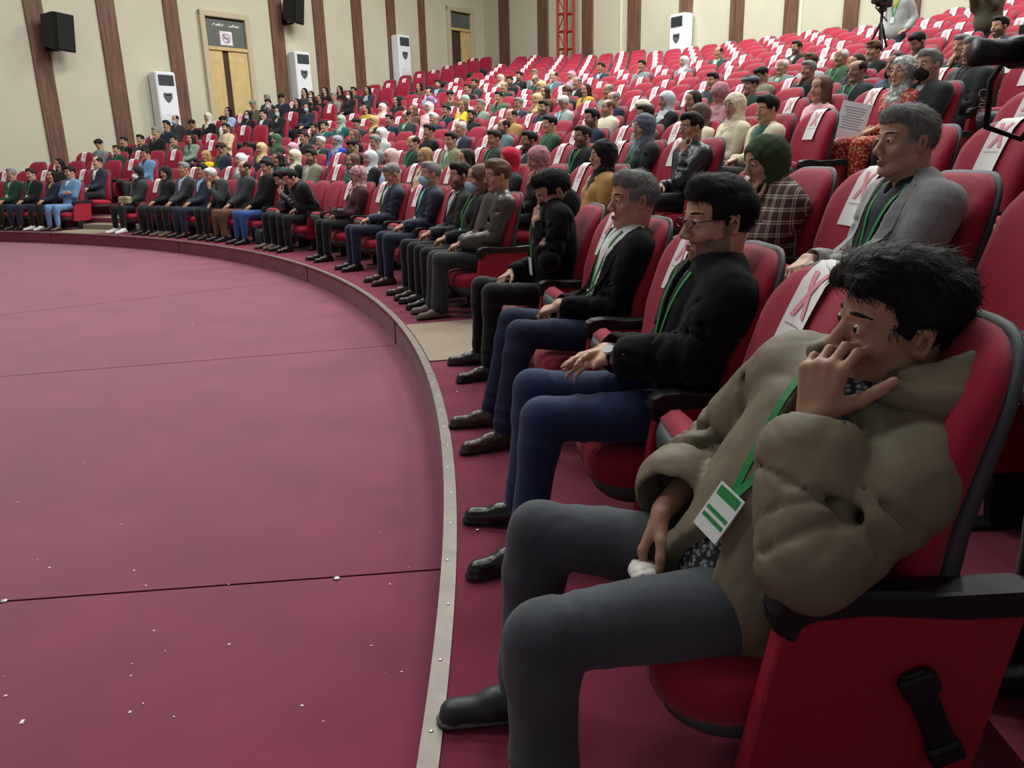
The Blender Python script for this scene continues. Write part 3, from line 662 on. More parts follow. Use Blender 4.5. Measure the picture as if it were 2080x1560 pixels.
# ------------------------------------------------------------------ implicit surfaces -> one continuous mesh (surface nets)
def v3(*a): return np.array(a, float)
def nrm(a): a = np.asarray(a, float); return a/(np.linalg.norm(a)+1e-12)
def cone(a, b, ra, rb, n=None, s=1.0):
    """tapered capsule a->b; with n,s the section is squeezed by s along n"""
    a = np.asarray(a, float); b = np.asarray(b, float); ab = b-a; L2 = max(ab@ab, 1e-9)
    m = max(ra, rb)*max(1, s); lo = np.minimum(a, b)-m; hi = np.maximum(a, b)+m
    def f(X, Y, Z):
        px, py, pz = X-f32(a[0]), Y-f32(a[1]), Z-f32(a[2])
        t = np.clip((px*f32(ab[0])+py*f32(ab[1])+pz*f32(ab[2]))/f32(L2), 0, 1)
        qx, qy, qz = px-t*f32(ab[0]), py-t*f32(ab[1]), pz-t*f32(ab[2])
        if n is not None:
            w = (qx*f32(n[0])+qy*f32(n[1])+qz*f32(n[2]))*f32(1/s-1)
            qx, qy, qz = qx+w*f32(n[0]), qy+w*f32(n[1]), qz+w*f32(n[2])
        d = np.sqrt(qx*qx+qy*qy+qz*qz)-(f32(ra)+t*f32(rb-ra))
        return d*f32(min(1, s)) if n is not None else d
    return f, lo, hi
def ell(c, r, R=None):
    """ellipsoid; R columns = its axes"""
    c = np.asarray(c, float); R = np.eye(3) if R is None else np.asarray(R); e = np.abs(R)@np.asarray(r, float)
    r = [f32(x) for x in r]; A = R.T.astype(f32)
    def f(X, Y, Z):
        x, y, z = X-f32(c[0]), Y-f32(c[1]), Z-f32(c[2])
        u, v, w = (A[0, 0]*x+A[0, 1]*y+A[0, 2]*z)/r[0], (A[1, 0]*x+A[1, 1]*y+A[1, 2]*z)/r[1], (A[2, 0]*x+A[2, 1]*y+A[2, 2]*z)/r[2]
        k0 = np.sqrt(u*u+v*v+w*w); k1 = np.sqrt((u/r[0])**2+(v/r[1])**2+(w/r[2])**2)+f32(1e-9)
        return k0*(k0-1)/k1
    return f, c-e, c+e
def rbox(c, h, R=None, r=.01):
    c = np.asarray(c, float); R = np.eye(3) if R is None else np.asarray(R); e = np.abs(R)@np.asarray(h, float); A = R.T.astype(f32)
    def f(X, Y, Z):
        x, y, z = X-f32(c[0]), Y-f32(c[1]), Z-f32(c[2]); out = []; 
        q = [np.abs(A[i, 0]*x+A[i, 1]*y+A[i, 2]*z)-f32(h[i]-r) for i in range(3)]
        o = np.sqrt(sum(np.maximum(k, 0)**2 for k in q)); return o+np.minimum(np.maximum(np.maximum(q[0], q[1]), q[2]), 0)-f32(r)
    return f, c-e, c+e
def ring(c, ax, R0, r, sq=None):
    """torus round axis ax, section r (optionally stretched along the axis by sq)"""
    c = np.asarray(c, float); ax = nrm(ax); e = np.full(3, R0+r*max(1, sq or 1))
    def f(X, Y, Z):
        x, y, z = X-f32(c[0]), Y-f32(c[1]), Z-f32(c[2]); h = x*f32(ax[0])+y*f32(ax[1])+z*f32(ax[2])
        rad = np.sqrt(np.maximum(x*x+y*y+z*z-h*h, 0))-f32(R0); hh = h/f32(sq) if sq else h
        return np.sqrt(rad*rad+hh*hh)-f32(r)
    return f, c-e, c+e
def plane(n, p):
    """solid below the plane through p with normal n (used for cutting)"""
    n = nrm(n); k = float(n@np.asarray(p, float))
    def f(X, Y, Z): return X*f32(n[0])+Y*f32(n[1])+Z*f32(n[2])-f32(k)
    return f, np.full(3, -9.), np.full(3, 9.)
def waves(seed, scale, n=7, stretch=(1, 1, 1)):
    r = np.random.RandomState(seed); D = r.normal(size=(n, 3)); D /= np.linalg.norm(D, axis=1)[:, None]; D *= scale*(.6+.8*r.rand(n))[:, None]*np.array(stretch); ph = r.rand(n)*6.28
    def f(P):
        o = np.zeros(len(P), f32)
        for d, p in zip(D, ph): o += np.sin(P@d.astype(f32)+f32(p))
        return o/f32(math.sqrt(n))
    return f
class Field:
    def __init__(s, res): s.res = res; s.ops = []; s.disp = []
    def u(s, pr, k=.02): s.ops.append(('u', pr, k)); return s
    def d(s, pr, k=.01): s.ops.append(('d', pr, k)); return s
    def i(s, pr, k=.01): s.ops.append(('i', pr, k)); return s
    def build(s):
        h = s.res; lo = np.min([p[1] for o, p, k in s.ops if o == 'u'], 0)-3*h-.012; hi = np.max([p[2] for o, p, k in s.ops if o == 'u'], 0)+3*h+.012
        n = np.ceil((hi-lo)/h).astype(int)+1; s.lo = lo; s.n = n
        ax = [(lo[i]+h*np.arange(n[i])).astype(f32) for i in range(3)]; D = np.full(n, 1.0, f32)
        for op, (f, a, b), k in s.ops:
            if op == 'i': sl = tuple(slice(0, n[i]) for i in range(3))
            else:
                mg = k+3*h+.006; i0 = np.maximum(np.floor((a-mg-lo)/h).astype(int), 0); i1 = np.minimum(np.ceil((b+mg-lo)/h).astype(int)+1, n)
                if np.any(i1 <= i0): continue
                sl = tuple(slice(i0[i], i1[i]) for i in range(3))
            d = f(ax[0][sl[0]][:, None, None], ax[1][sl[1]][None, :, None], ax[2][sl[2]][None, None, :]).astype(f32); g = D[sl]; kk = f32(max(k, 1e-4))
            if op == 'u': hh = np.maximum(kk-np.abs(g-d), 0); D[sl] = np.minimum(g, d)-hh*hh/(4*kk)
            else:
                if op == 'd': d = -d
                hh = np.maximum(kk-np.abs(g-d), 0); D[sl] = np.maximum(g, d)+hh*hh/(4*kk)
        if s.disp:
            I = np.argwhere(np.abs(D) < .03); P = (lo+I*h).astype(f32); v = np.zeros(len(P), f32)
            for fn in s.disp: v += fn(P)
            D[I[:, 0], I[:, 1], I[:, 2]] += v
        s.D = D; return s
    def mesh(s, smooth=1):
        s.build(); D = s.D; h = s.res; ins = D < 0; c = np.zeros(np.array(D.shape)-1, np.uint8)
        for i in (0, 1):
            for j in (0, 1):
                for k in (0, 1): c += ins[i:i+c.shape[0], j:j+c.shape[1], k:k+c.shape[2]]
        act = (c > 0) & (c < 8); I = np.argwhere(act); N = len(I)
        if N == 0: return np.zeros((0, 3)), np.zeros((0, 4), int)
        off = np.array([(i, j, k) for i in (0, 1) for j in (0, 1) for k in (0, 1)]); C = np.stack([D[I[:, 0]+o[0], I[:, 1]+o[1], I[:, 2]+o[2]] for o in off], 1)
        E = [(a, b) for a in range(8) for b in range(a+1, 8) if np.abs(off[a]-off[b]).sum() == 1]; acc = np.zeros((N, 3)); cnt = np.zeros(N)
        for a, b in E:
            va, vb = C[:, a], C[:, b]; m = (va < 0) != (vb < 0); t = np.where(m, va/(va-vb+1e-12), 0)
            acc += np.where(m[:, None], off[a]+t[:, None]*(off[b]-off[a]), 0); cnt += m
        V = s.lo+h*(I+acc/cnt[:, None]); idx = np.full(c.shape, -1, np.int32); idx[act] = np.arange(N); Q = []
        for axn in range(3):
            o1, o2 = [(1, 2), (2, 0), (0, 1)][axn]
            sl0 = [slice(1, -1)]*3; sl1 = [slice(1, -1)]*3; sl0[axn] = slice(0, -1); sl1[axn] = slice(1, None)
            A, B = ins[tuple(sl0)], ins[tuple(sl1)]; ch = np.argwhere(A != B); flip = A[ch[:, 0], ch[:, 1], ch[:, 2]]
            base = ch+1; base[:, axn] -= 1; e1 = np.zeros(3, int); e1[o1] = 1; e2 = np.zeros(3, int); e2[o2] = 1
            g = lambda p: idx[p[:, 0], p[:, 1], p[:, 2]]
            q = np.stack([g(base-e1-e2), g(base-e2), g(base), g(base-e1)], 1); q[~flip] = q[~flip][:, ::-1]; Q.append(q)
        Q = np.concatenate(Q); Q = Q[(Q >= 0).all(1)]
        for _ in range(smooth):
            S = np.zeros_like(V); n = np.zeros(N)
            for a, b in ((0, 1), (1, 2), (2, 3), (3, 0)):
                for p, q in ((a, b), (b, a)):
                    for ax_ in range(3): S[:, ax_] += np.bincount(Q[:, p], V[Q[:, q], ax_], N)
                    n += np.bincount(Q[:, p], minlength=N)
            V = .5*V+.5*S/np.maximum(n, 1)[:, None]
        return V, Q
    def sample(s, P):
        I = np.clip(np.round((np.asarray(P)-s.lo)/s.res).astype(int), 0, np.array(s.D.shape)-1); return s.D[I[..., 0], I[..., 1], I[..., 2]]
    def front(s, p, d, reach=.5):
        """first surface point met when coming from p+d*reach back toward p"""
        t = np.arange(reach, -.2, -.003); P = p+t[:, None]*d; inb = np.all((P > s.lo) & (P < s.lo+s.res*(np.array(s.D.shape)-1)), 1); v = np.where(inb, s.sample(P), 1.0); j = np.argmax(v < 0)
        return (P[j] if v[j] < 0 else None)
# ------------------------------------------------------------------ people
def rotm(yaw=0, pitch=0, roll=0):
    y, p, r = [math.radians(a) for a in (yaw, pitch, roll)]
    Rz = np.array([[math.cos(y), -math.sin(y), 0], [math.sin(y), math.cos(y), 0], [0, 0, 1]]); Rx = np.array([[1, 0, 0], [0, math.cos(p), -math.sin(p)], [0, math.sin(p), math.cos(p)]])
    Ry = np.array([[math.cos(r), 0, math.sin(r)], [0, 1, 0], [-math.sin(r), 0, math.cos(r)]]); return Rz@Rx@Ry
def ik(S, Wt, l1, l2, pole):
    S = np.asarray(S, float); Wt = np.asarray(Wt, float); d = Wt-S; L = np.linalg.norm(d); mx = (l1+l2)*.995
    if L > mx: Wt = S+d/L*mx; d = Wt-S; L = mx
    a = (l1*l1-l2*l2+L*L)/(2*L); hgt = math.sqrt(max(l1*l1-a*a, 1e-6)); u = d/L; p = np.asarray(pole, float); p = p-u*(p@u); p = nrm(p)
    return S+u*a+p*hgt, Wt
def skeleton(o):
    J = {}; wf = o.get('w', 1.0); P = v3(*o.get('pelvis', (0, -.07, .455))); a = math.radians(o.get('lean', 11)); sl = math.radians(o.get('side', 0))
    su = nrm(v3(math.sin(sl), -math.sin(a), math.cos(a))); sr = nrm(np.cross(v3(0, math.cos(a), math.sin(a)), su)); sf = np.cross(su, sr)
    if o.get('twist'):
        t = math.radians(o['twist']); sr, sf = sr*math.cos(t)+sf*math.sin(t), sf*math.cos(t)-sr*math.sin(t)
    tl = o.get('tl', .508); N = P+su*tl; J.update(P=P, su=su, sr=sr, sf=sf, N=N, tl=tl)
    sw = o.get('sw', .172)*wf; sh = P+su*(tl-.055); J['shR'] = sh+sr*sw+su*o.get('shru', 0); J['shL'] = sh-sr*sw+su*o.get('shlu', 0)
    J['Hm'] = rotm(o.get('yaw', 0), o.get('pitch', -4), o.get('roll', 0)); J['Hc'] = v3(*o['head']) if 'head' in o else N+su*.06+v3(0, .03, .114)
    hc = J['Hc']; Hm = J['Hm']; pose = o.get('pose', 0); ps = o.get('ps', 1); J['hand'] = {}
    lap = {1: (.055, P[1]+.245, P[2]+.125), -1: (-.05, P[1]+.265, P[2]+.130)}
    for s, k in ((1, 'R'), (-1, 'L')):
        wt = lap[s]; pole = (s*.28, -.75, -.35); hd = dict(d=(-s*.55, .72, -.25), n=(-s*.25, -.15, -.95), curl=(28, 30, 32, 36, 25))
        if pose == 1 and s == ps:
            ch = hc+Hm@v3(0, .082, -.098); wt = ch+v3(s*.055, .02, -.105); pole = (s*.35, .25, -.9); hd = dict(d=nrm(hc+Hm@v3(s*.012, .105, -.062)-wt), n=(-s*.45, -.85, 0), curl=(52, 58, 62, 66, 12))
        if pose == 2:
            b = P+su*.235+sf*(.175+.03*s); wt = b-sr*s*.07; pole = (s*.9, -.1, -.5); hd = dict(d=(-s*.93, -.15, .12), n=(0, -.95, -.1), curl=(18, 18, 18, 18, 15))
        c = o.get('arm'+k, {}); wt = c.get('w', wt); pole = c.get('pole', pole); hd = dict(hd, **c.get('hand', {}))
        l1, l2 = o.get('ua', .285)*wf**.5, o.get('fa', .255)*wf**.5
        if 'e' in c: E = v3(*c['e']); Wt = v3(*wt)
        else: E, Wt = ik(J['sh'+k], wt, l1, l2, pole)
        J['el'+k], J['wr'+k], J['hand'][k] = E, Wt, hd
        kx = s*o.get('kx', .125); J['hip'+k] = P+v3(s*.088*wf, .01, -.015); J['kn'+k] = v3(*o.get('kn'+k, (kx, P[1]+.455, .465))); J['an'+k] = v3(*o.get('an'+k, (kx*1.02, P[1]+.475, .085))); J['ft'+k] = nrm(v3(*o.get('ft'+k, (s*.18, 1, 0))))
    return J
def hand_prims(F, W_, d, n, side, curl, sc=1.0, spread=6, thumb=None, detail=True, k=.006):
    d = nrm(d); n = np.asarray(n, float); n = nrm(n-d*(n@d)); tside = np.cross(d, n)*(1 if side == 'R' else -1)
    if not detail:
        F.u(ell(W_+d*.055*sc+n*.008, (.042*sc, .018*sc, .055*sc), np.stack([tside, n, d], 1)), .02); F.u(ell(W_+d*.115*sc+n*.03*sc, (.036*sc, .018*sc, .035*sc), np.stack([tside, n, d], 1)), .015)
        F.u(cone(W_+d*.03*sc+tside*.03*sc, W_+d*.085*sc+tside*.052*sc+n*.012, .012*sc, .010*sc), .01); return
    off = (.033, .011, -.0115, -.032); pl = (.088, .092, .088, .080); fl = ((.040, .026, .020), (.045, .029, .021), (.041, .027, .020), (.032, .021, .018)); rad = (.0092, .0095, .0090, .0080)
    for i in range(4):
        kb = W_+sc*(d*pl[i]+tside*off[i]); F.u(cone(W_+sc*(d*.008+tside*off[i]*.6), kb, .0145*sc, .0115*sc, n, .92), .012)
        a = math.radians((1.5-i)*spread); dd = nrm(d*math.cos(a)+tside*math.sin(a)); p = kb; ang = 0
        for j in range(3):
            ang += math.radians(curl[i]*(1.0 if j < 2 else .7)); v = dd*math.cos(ang)+n*math.sin(ang); q = p+v*fl[i][j]*sc
            F.u(cone(p, q, rad[i]*sc*(1-.07*j), rad[i]*sc*(.93-.09*j)), k if j else .008); p = q
    t = thumb or (38, 20); a = math.radians(t[0]); b0 = W_+sc*(d*.018+tside*.026+n*.006); v = nrm(d*math.cos(a)+tside*math.sin(a)+n*.35); p1 = b0+v*.046*sc
    c2 = math.radians(t[1]); v2 = nrm(v*math.cos(c2)+(d*.8+n*.35-tside*.45)*math.sin(c2)); p2 = p1+v2*.033*sc; v3_ = nrm(v2*math.cos(c2)+(d*.7+n*.3-tside*.6)*math.sin(c2)); p3 = p2+v3_*.026*sc
    F.u(cone(W_+sc*(d*.012+tside*.012), p1, .016*sc, .0125*sc), .012); F.u(cone(p1, p2, .0118*sc, .0105*sc), .006); F.u(cone(p2, p3, .0105*sc, .0085*sc), .005)
def head_prims(F, J, o, lod):
    Hc, Hm = J['Hc'], J['Hm']; hs = o.get('hs', 1.05); fat = o.get('fat', 1.0)
    g = lambda x, y, z: Hc+Hm@(np.array([x, y, z])*hs)
    def E(c, r, k=.02, op='u', R=None): getattr(F, op)(ell(g(*c), np.array(r)*hs, Hm if R is None else Hm@R), k*hs)
    def K(a, b, ra, rb, k=.01, op='u', n=None, s=1.0): getattr(F, op)(cone(g(*a), g(*b), ra*hs, rb*hs, None if n is None else Hm@np.array(n), s), k*hs)
    E((0, -.014, .030), (.0735, .094, .080)); E((0, .022, -.028), (.059*fat, .060, .080), .03); E((0, .040, .045), (.056, .040, .045), .02)
    for s in (1, -1):
        K((s*.050*fat, -.004, -.062), (s*.018, .060, -.097), .020, .017, .025); E((s*.040*fat, .056, -.030), (.022, .020, .022), .02)
        if not o.get('noears'): E((s*.0755, -.014, -.010), (.009, .019, .031), .006, R=rotm(s*-22, 0, s*7))
        K((s*.066, -.006, -.02), (s*.07, -.01, .0), .012, .012, .008)
    E((0, .064, -.100), (.021, .017, .015), .015)
    K((0, .080, .012), (0, .102, -.030), .0082, .0112, .012); E((0, .105, -.036), (.0115, .0105, .0092), .008)
    if lod != 'C':
        for s in (1, -1):
            E((s*.0125, .097, -.041), (.0085, .011, .0080), .006); K((s*.012, .0835, .020), (s*.044, .070, .020), .008, .007, .010)
            E((s*.0315, .098, .003), (.0155, .016, .0115), .008, 'd'); E((s*.031, .0735, .0005), (.0168, .0135, .0130), .004); E((s*.0325, .093, -.0004), (.0165, .0175, 0.0047 if lod == 'A' else .0062), .002, 'd')
            if lod == 'A':
                K((s*.018, .0840, .0058), (s*.045, .0735, .0052), .0036, .0036, .003)
                if not o.get('noears'): E((s*.079, -.010, -.008), (.007, .008, .015), .004, 'd'); K((s*.0825, -.022, .016), (s*.0815, .004, .014), .0045, .004, .003); K((s*.083, -.024, .014), (s*.079, -.016, -.034), .0045, .005, .003)
                E((s*.0075, .103, -.0475), (.0042, .006, .0030), .002, 'd')
            K((s*.0205, .078, -.0695), (0, .0910, -.0675), .0038, .0050, .006); K((s*.017, .079, -.0745), (0, .0885, -.0770), .0038, .0054, .005)
        mo = o.get('mouth', .0012)
        K((-.0225, .082, -.0715), (.0225, .082, -.0715), .002+mo, .002+mo, .002, 'd'); K((-.012, .0975, -.0722), (.012, .0975, -.0722), .0018+mo, .0018+mo, .002, 'd')
        K((0, .098, -.047), (0, .096, -.060), .0028, .0035, .004, 'd')
    nb = J['N']+J['su']*-.02+J['sf']*.012
    F.u(cone(g(0, -.020, -.055), nb, .050*hs*fat, .057*fat), .03); F.u(cone(g(0, -.035, -.03), nb-J['sf']*.02, .05*hs, .06), .03)
    if lod == 'A': F.u(ell(g(0, .038, -.118), np.array((.011, .011, .014))*hs, Hm), .02)
def torso_prims(F, J, o, off, sleeves=True, slv=1.0, lod='B', folds=False):
    P, su, sf, sr, tl = J['P'], J['su'], J['sf'], J['sr'], J['tl']; wf = o.get('w', 1.0); be = o.get('belly', 0.0); q = tl/.47; fm = o.get('bust', 0)
    F.u(ell(P+v3(0, .0, -.005), ((.165*wf+off), .118+off, .098+off)), .03)
    F.u(cone(P+su*.05*q+sf*(.012+be*.5), P+su*.20*q+sf*(.012+be*.4), (.150+be*.6)*wf+off, .150*wf+off+be*.3, sf, .78), .05)
    F.u(cone(P+su*.22*q, P+su*.345*q+sf*.005, .152*wf+off, .158*wf+off, sf, .76), .05)
    F.u(cone(P+su*(tl-.085), P+su*(tl-.06), .135*wf+off, .11*wf+off, sf, .7), .05)
    F.u(cone(J['shR']-sr*.02, J['shL']+sr*.02, .062+off, .062+off, sf, .95), .045)
    F.u(cone(J['N']-su*.015, J['N']-su*.08, .062+off*.6, .115+off*.6, sf, .72), .04)
    if fm:
        for s in (1, -1): F.u(ell(P+su*.30*q+sf*.095+sr*s*.07, (.06, .05, .06)), .04)
    if sleeves:
        for k in 'RL':
            a, e, w = J['sh'+k], J['el'+k], J['wr'+k]; b = o.get('bulk', 1.0)*slv; rr = (.036*wf+off)*b*o.get('cuffr', 1); wt = w-nrm(w-e)*(rr*.8+o.get('cuff', .0))
            ks = o.get('ks', .018)
            F.u(cone(a, a+(e-a)*.3, (.057*wf+off)*b, (.055*wf+off)*b), .03); F.u(cone(a+(e-a)*.25, e, (.055*wf+off)*b, (.047*wf+off)*b), ks); F.u(cone(e, wt, (.047*wf+off)*b, (.036*wf+off)*b*o.get('cuffr', 1)), ks)
            if lod != 'C' and folds:
                rg = np.random.RandomState(int(abs(a[0])*1e4) % 997+len(k)+ord(k)); fo = o.get('fold', 1.0)
                for (p, q_, ra, rb_, ts) in ((a, e, .055, .047, (.40, .62, .78, .92)), (e, wt, .047, .037*o.get('cuffr', 1), (.06, .18, .30, .50, .75))):
                    for t in ts:
                        if rg.rand() < .25: continue
                        ax = nrm(nrm(q_-p)+rg.normal(size=3)*.5); R0 = ((ra+(rb_-ra)*t)*wf+off)*b; F.d(ring(p+(q_-p)*(t+rg.uniform(-.04, .04)), ax, R0+.0035, (.004+.005*rg.rand())*fo), .016)
def body_field(J, o, res, lod):
    F = Field(res); head_prims(F, J, o, lod); wf = o.get('w', 1.0)
    P, su, sf, sr = J['P'], J['su'], J['sf'], J['sr']
    F.u(cone(P+su*.1, P+su*.33, .085*wf, .10*wf, sf, .72), .04); F.u(cone(J['N']-su*.02, J['N']-su*.09, .056, .095*wf, sf, .66), .03)
    F.u(cone(J['shR']-sr*.02, J['shL']+sr*.02, .046, .046), .04)
    for k in 'RL':
        a, e, w = J['sh'+k], J['el'+k], J['wr'+k]; F.u(cone(a, e, .043*wf, .035*wf), .03); F.u(cone(e, e+(w-e)*.35, .035*wf, .036*wf), .02); F.u(cone(e+(w-e)*.35, w, .036*wf, .0255*wf, J['hand'][k].get('n'), .85) if False else cone(e+(w-e)*.35, w, .036*wf, .0255*wf), .02)
        h = J['hand'][k]; hand_prims(F, w, h['d'], h['n'], k, h['curl'], h.get('sc', .97*wf**.5), h.get('spread', 6), h.get('thumb'), lod != 'C')
    return F
def hair_field(J, o, res, kind, seed):
    Hc, Hm = J['Hc'], J['Hm']; hs = o.get('hs', 1.05); F = Field(res); q = o.get('hv', 1.0)
    g = lambda x, y, z: Hc+Hm@(np.array([x, y, z])*hs)
    E = lambda c, r, k=.015, op='u': getattr(F, op)(ell(g(*c), np.array(r)*hs, Hm), k)
    K = lambda a, b, ra, rb, k=.015, op='u', n=None, s=1.0: getattr(F, op)(cone(g(*a), g(*b), ra*hs, rb*hs, None if n is None else Hm@np.array(n), s), k)
    if kind in 'MBW':
        B = lambda lo, hi, r=.012, k=.006: F.d(rbox(g(*[(p+q_)/2 for p, q_ in zip(lo, hi)]), np.array([(q_-p)/2 for p, q_ in zip(lo, hi)])*hs, Hm, r*hs), k)
        E((0, -.016, .032), (.0785+.003*q, .098+.003*q, .0835+.003*q))
        if kind == 'M':
            E((0, .012, .072), (.064, .074, .042+.007*q), .02); E((0, .052, .086+.004*q), (.052, .036, .024+.005*q), .02)
            if o.get('quiff'): E((0, .070, .092), (.056, .034, .034), .02); E((-.02, .090, .076), (.040, .020, .022), .012); E((.02, .092, .080), (.035, .020, .024), .012); E((0, .02, .105), (.06, .06, .032), .02); E((0, -.03, .06), (.084, .088, .066), .02)
        if kind == 'W':
            for s in (1, -1): K((s*.058, .0, .03), (s*.076, .006, -.09), .030, .028, .02); K((s*.076, .006, -.09), (s*.085, .02, -.24+o.get('hl', 0)), .028, .018, .02)
            K((0, -.06, .0), (0, -.075, -.22+o.get('hl', 0)), .085, .075, .03, n=(0, 1, 0), s=.5)
            E((0, .122, -.014), (.060, .070, .092), .008, 'd'); E((0, .070, -.085), (.056, .075, .075), .008, 'd')
        else:
            hl = o.get('hairline', .060)
            B((-.2, .046, -.3), (.2, .30, hl), .026); B((-.2, .008, -.3), (.2, .3, .004), .012); B((-.2, -.050, -.3), (.2, .3, -.030), .014); B((-.2, -.3, -.4), (.2, .3, -.082), .03)
            for s in (1, -1): E((s*.088, -.012, -.014), (.022, .020, .032), .004, 'd')
        if kind == 'B': E((0, .055, .112), (.064, .105, .070), .01, 'd'); E((0, .12, .05), (.066, .075, .08), .01, 'd')
        w1, w2 = waves(seed, 90/hs, 8), waves(seed+1, 260/hs, 8); amp = o.get('hwave', .0022)
        F.disp = [lambda P: f32(amp)*w1(P)] + ([lambda P: f32(amp*.45)*w2(P)] if res < .007 else [])
    elif kind == 'H':
        E((0, -.012, .028), (.088, .108, .099), .02); E((0, -.05, .0), (.082, .075, .10), .03)
        K((0, -.015, -.06), (0, -.02, -.15), .074, .088, .04); N, su, sf, sr = J['N'], J['su'], J['sf'], J['sr']
        F.u(cone(N-su*.01, N-su*.075+sf*.01, .080, .150, sf, .72), .05)
        if not o.get('tucked'): F.u(cone(N-su*.05+sf*.07, N-su*.21+sf*.112, .075, .045, sf, .45), .05)
        E((0, .122, -.020), (.0555, .075, .080), .008, 'd'); E((0, .085, -.028), (.056, .062, .084), .004, 'd')
        w1 = waves(seed, 55, 6, (1, 1, 1.6)); w2 = waves(seed+3, 120, 6)
        F.disp = [lambda P: f32(.0045)*(1-np.abs(w1(P)))-f32(.002), lambda P: f32(.0015)*w2(P)]
    elif kind in 'CK':
        if kind == 'K':
            E((0, -.014, .050), (.086, .106, .088)); F.d(plane(Hm@v3(0, .12, 1), g(0, 0, .028)), .008)
            w1 = waves(seed, 200, 6); F.disp = [lambda P: f32(.002)*w1(P)]
        else:
            E((0, -.012, .062), (.095, .115, .050)); E((0, .045, .060), (.085, .07, .035), .03); E((0, .098, .042), (.062, .035, .008), .01); F.d(plane(Hm@v3(0, -.18, 1), g(0, 0, .026)), .006)
    return F
def trousers_field(J, o, res, seed, off=0.0):
    F = Field(res); wf = o.get('w', 1.0); P = J['P']; lt = o.get('leg', 1.0)
    F.u(ell(P+v3(0, .0, -.012), (.160*wf, .118, .090)), .03)
    for k in 'RL':
        h, n, a = J['hip'+k], J['kn'+k], J['an'+k]; F.u(cone(h, n, .086*wf*lt, .064*wf*lt), .03); F.u(cone(n, n+(a-n)*.25, .064*lt, .062*lt), .02); F.u(cone(n+(a-n)*.2, a+(n-a)*.02, .061*lt, .050*lt*o.get('flare', 1.0)), .02)
    if res < .019:
        for k in 'RL':
            h, n, a = J['hip'+k], J['kn'+k], J['an'+k]; rg = np.random.RandomState(seed % 1000+ord(k)); bk = nrm((h-n)/np.linalg.norm(h-n)+(a-n)/np.linalg.norm(a-n))
            for t in (.62, .76, .9): F.u(ring(h+(n-h)*t, nrm(nrm(n-h)+rg.normal(size=3)*.2+v3(0, 0, -.35)), (.086+(.064-.086)*t)*wf*lt-.006, .0088), .014)
            for t in (.10, .22, .80, .92): F.u(ring(n+(a-n)*t, nrm(nrm(a-n)+rg.normal(size=3)*.2), (.062+(.05*o.get('flare', 1.0)-.062)*t)*lt-.006, .0088), .014)
    w1 = waves(seed, 24, 7); w2 = waves(seed+7, 60, 6); fa = o.get('fold', 1.0)
    F.disp = [lambda P: f32(.003*fa)*w1(P)]+([lambda P: f32(.004*fa)*(np.maximum(0, .4-np.abs(w2(P)))-.12)] if res < .011 else [])
    return F
def shoe_mesh(J, k, o, res):
    a, t = J['an'+k], J['ft'+k]; t = nrm(v3(t[0], t[1], 0)); F = Field(res); L = o.get('shoe', 1.0); n = v3(0, 0, 1); z0 = a[2]-.085
    heel = v3(a[0], a[1], z0)-t*.045; toe = heel+t*.215*L
    F.u(cone(heel+n*.035, toe+n*.030, .034, .034, n, .85), .02); F.u(cone(heel+t*.03+n*.055, heel+t*.12+n*.045, .038, .034), .03); F.u(cone(a+n*-.045, a+n*.01, .042, .040), .025)
    F.u(cone(heel+n*.012-t*.006, toe+n*.012+t*.006, .037, .038, n, .32), .004); F.d(plane(n, v3(0, 0, z0+.001)), .002)
    V, Q = F.mesh(1); zc = V[Q].mean(1)[:, 2]; return V, Q, (zc < z0+.019).astype(int)
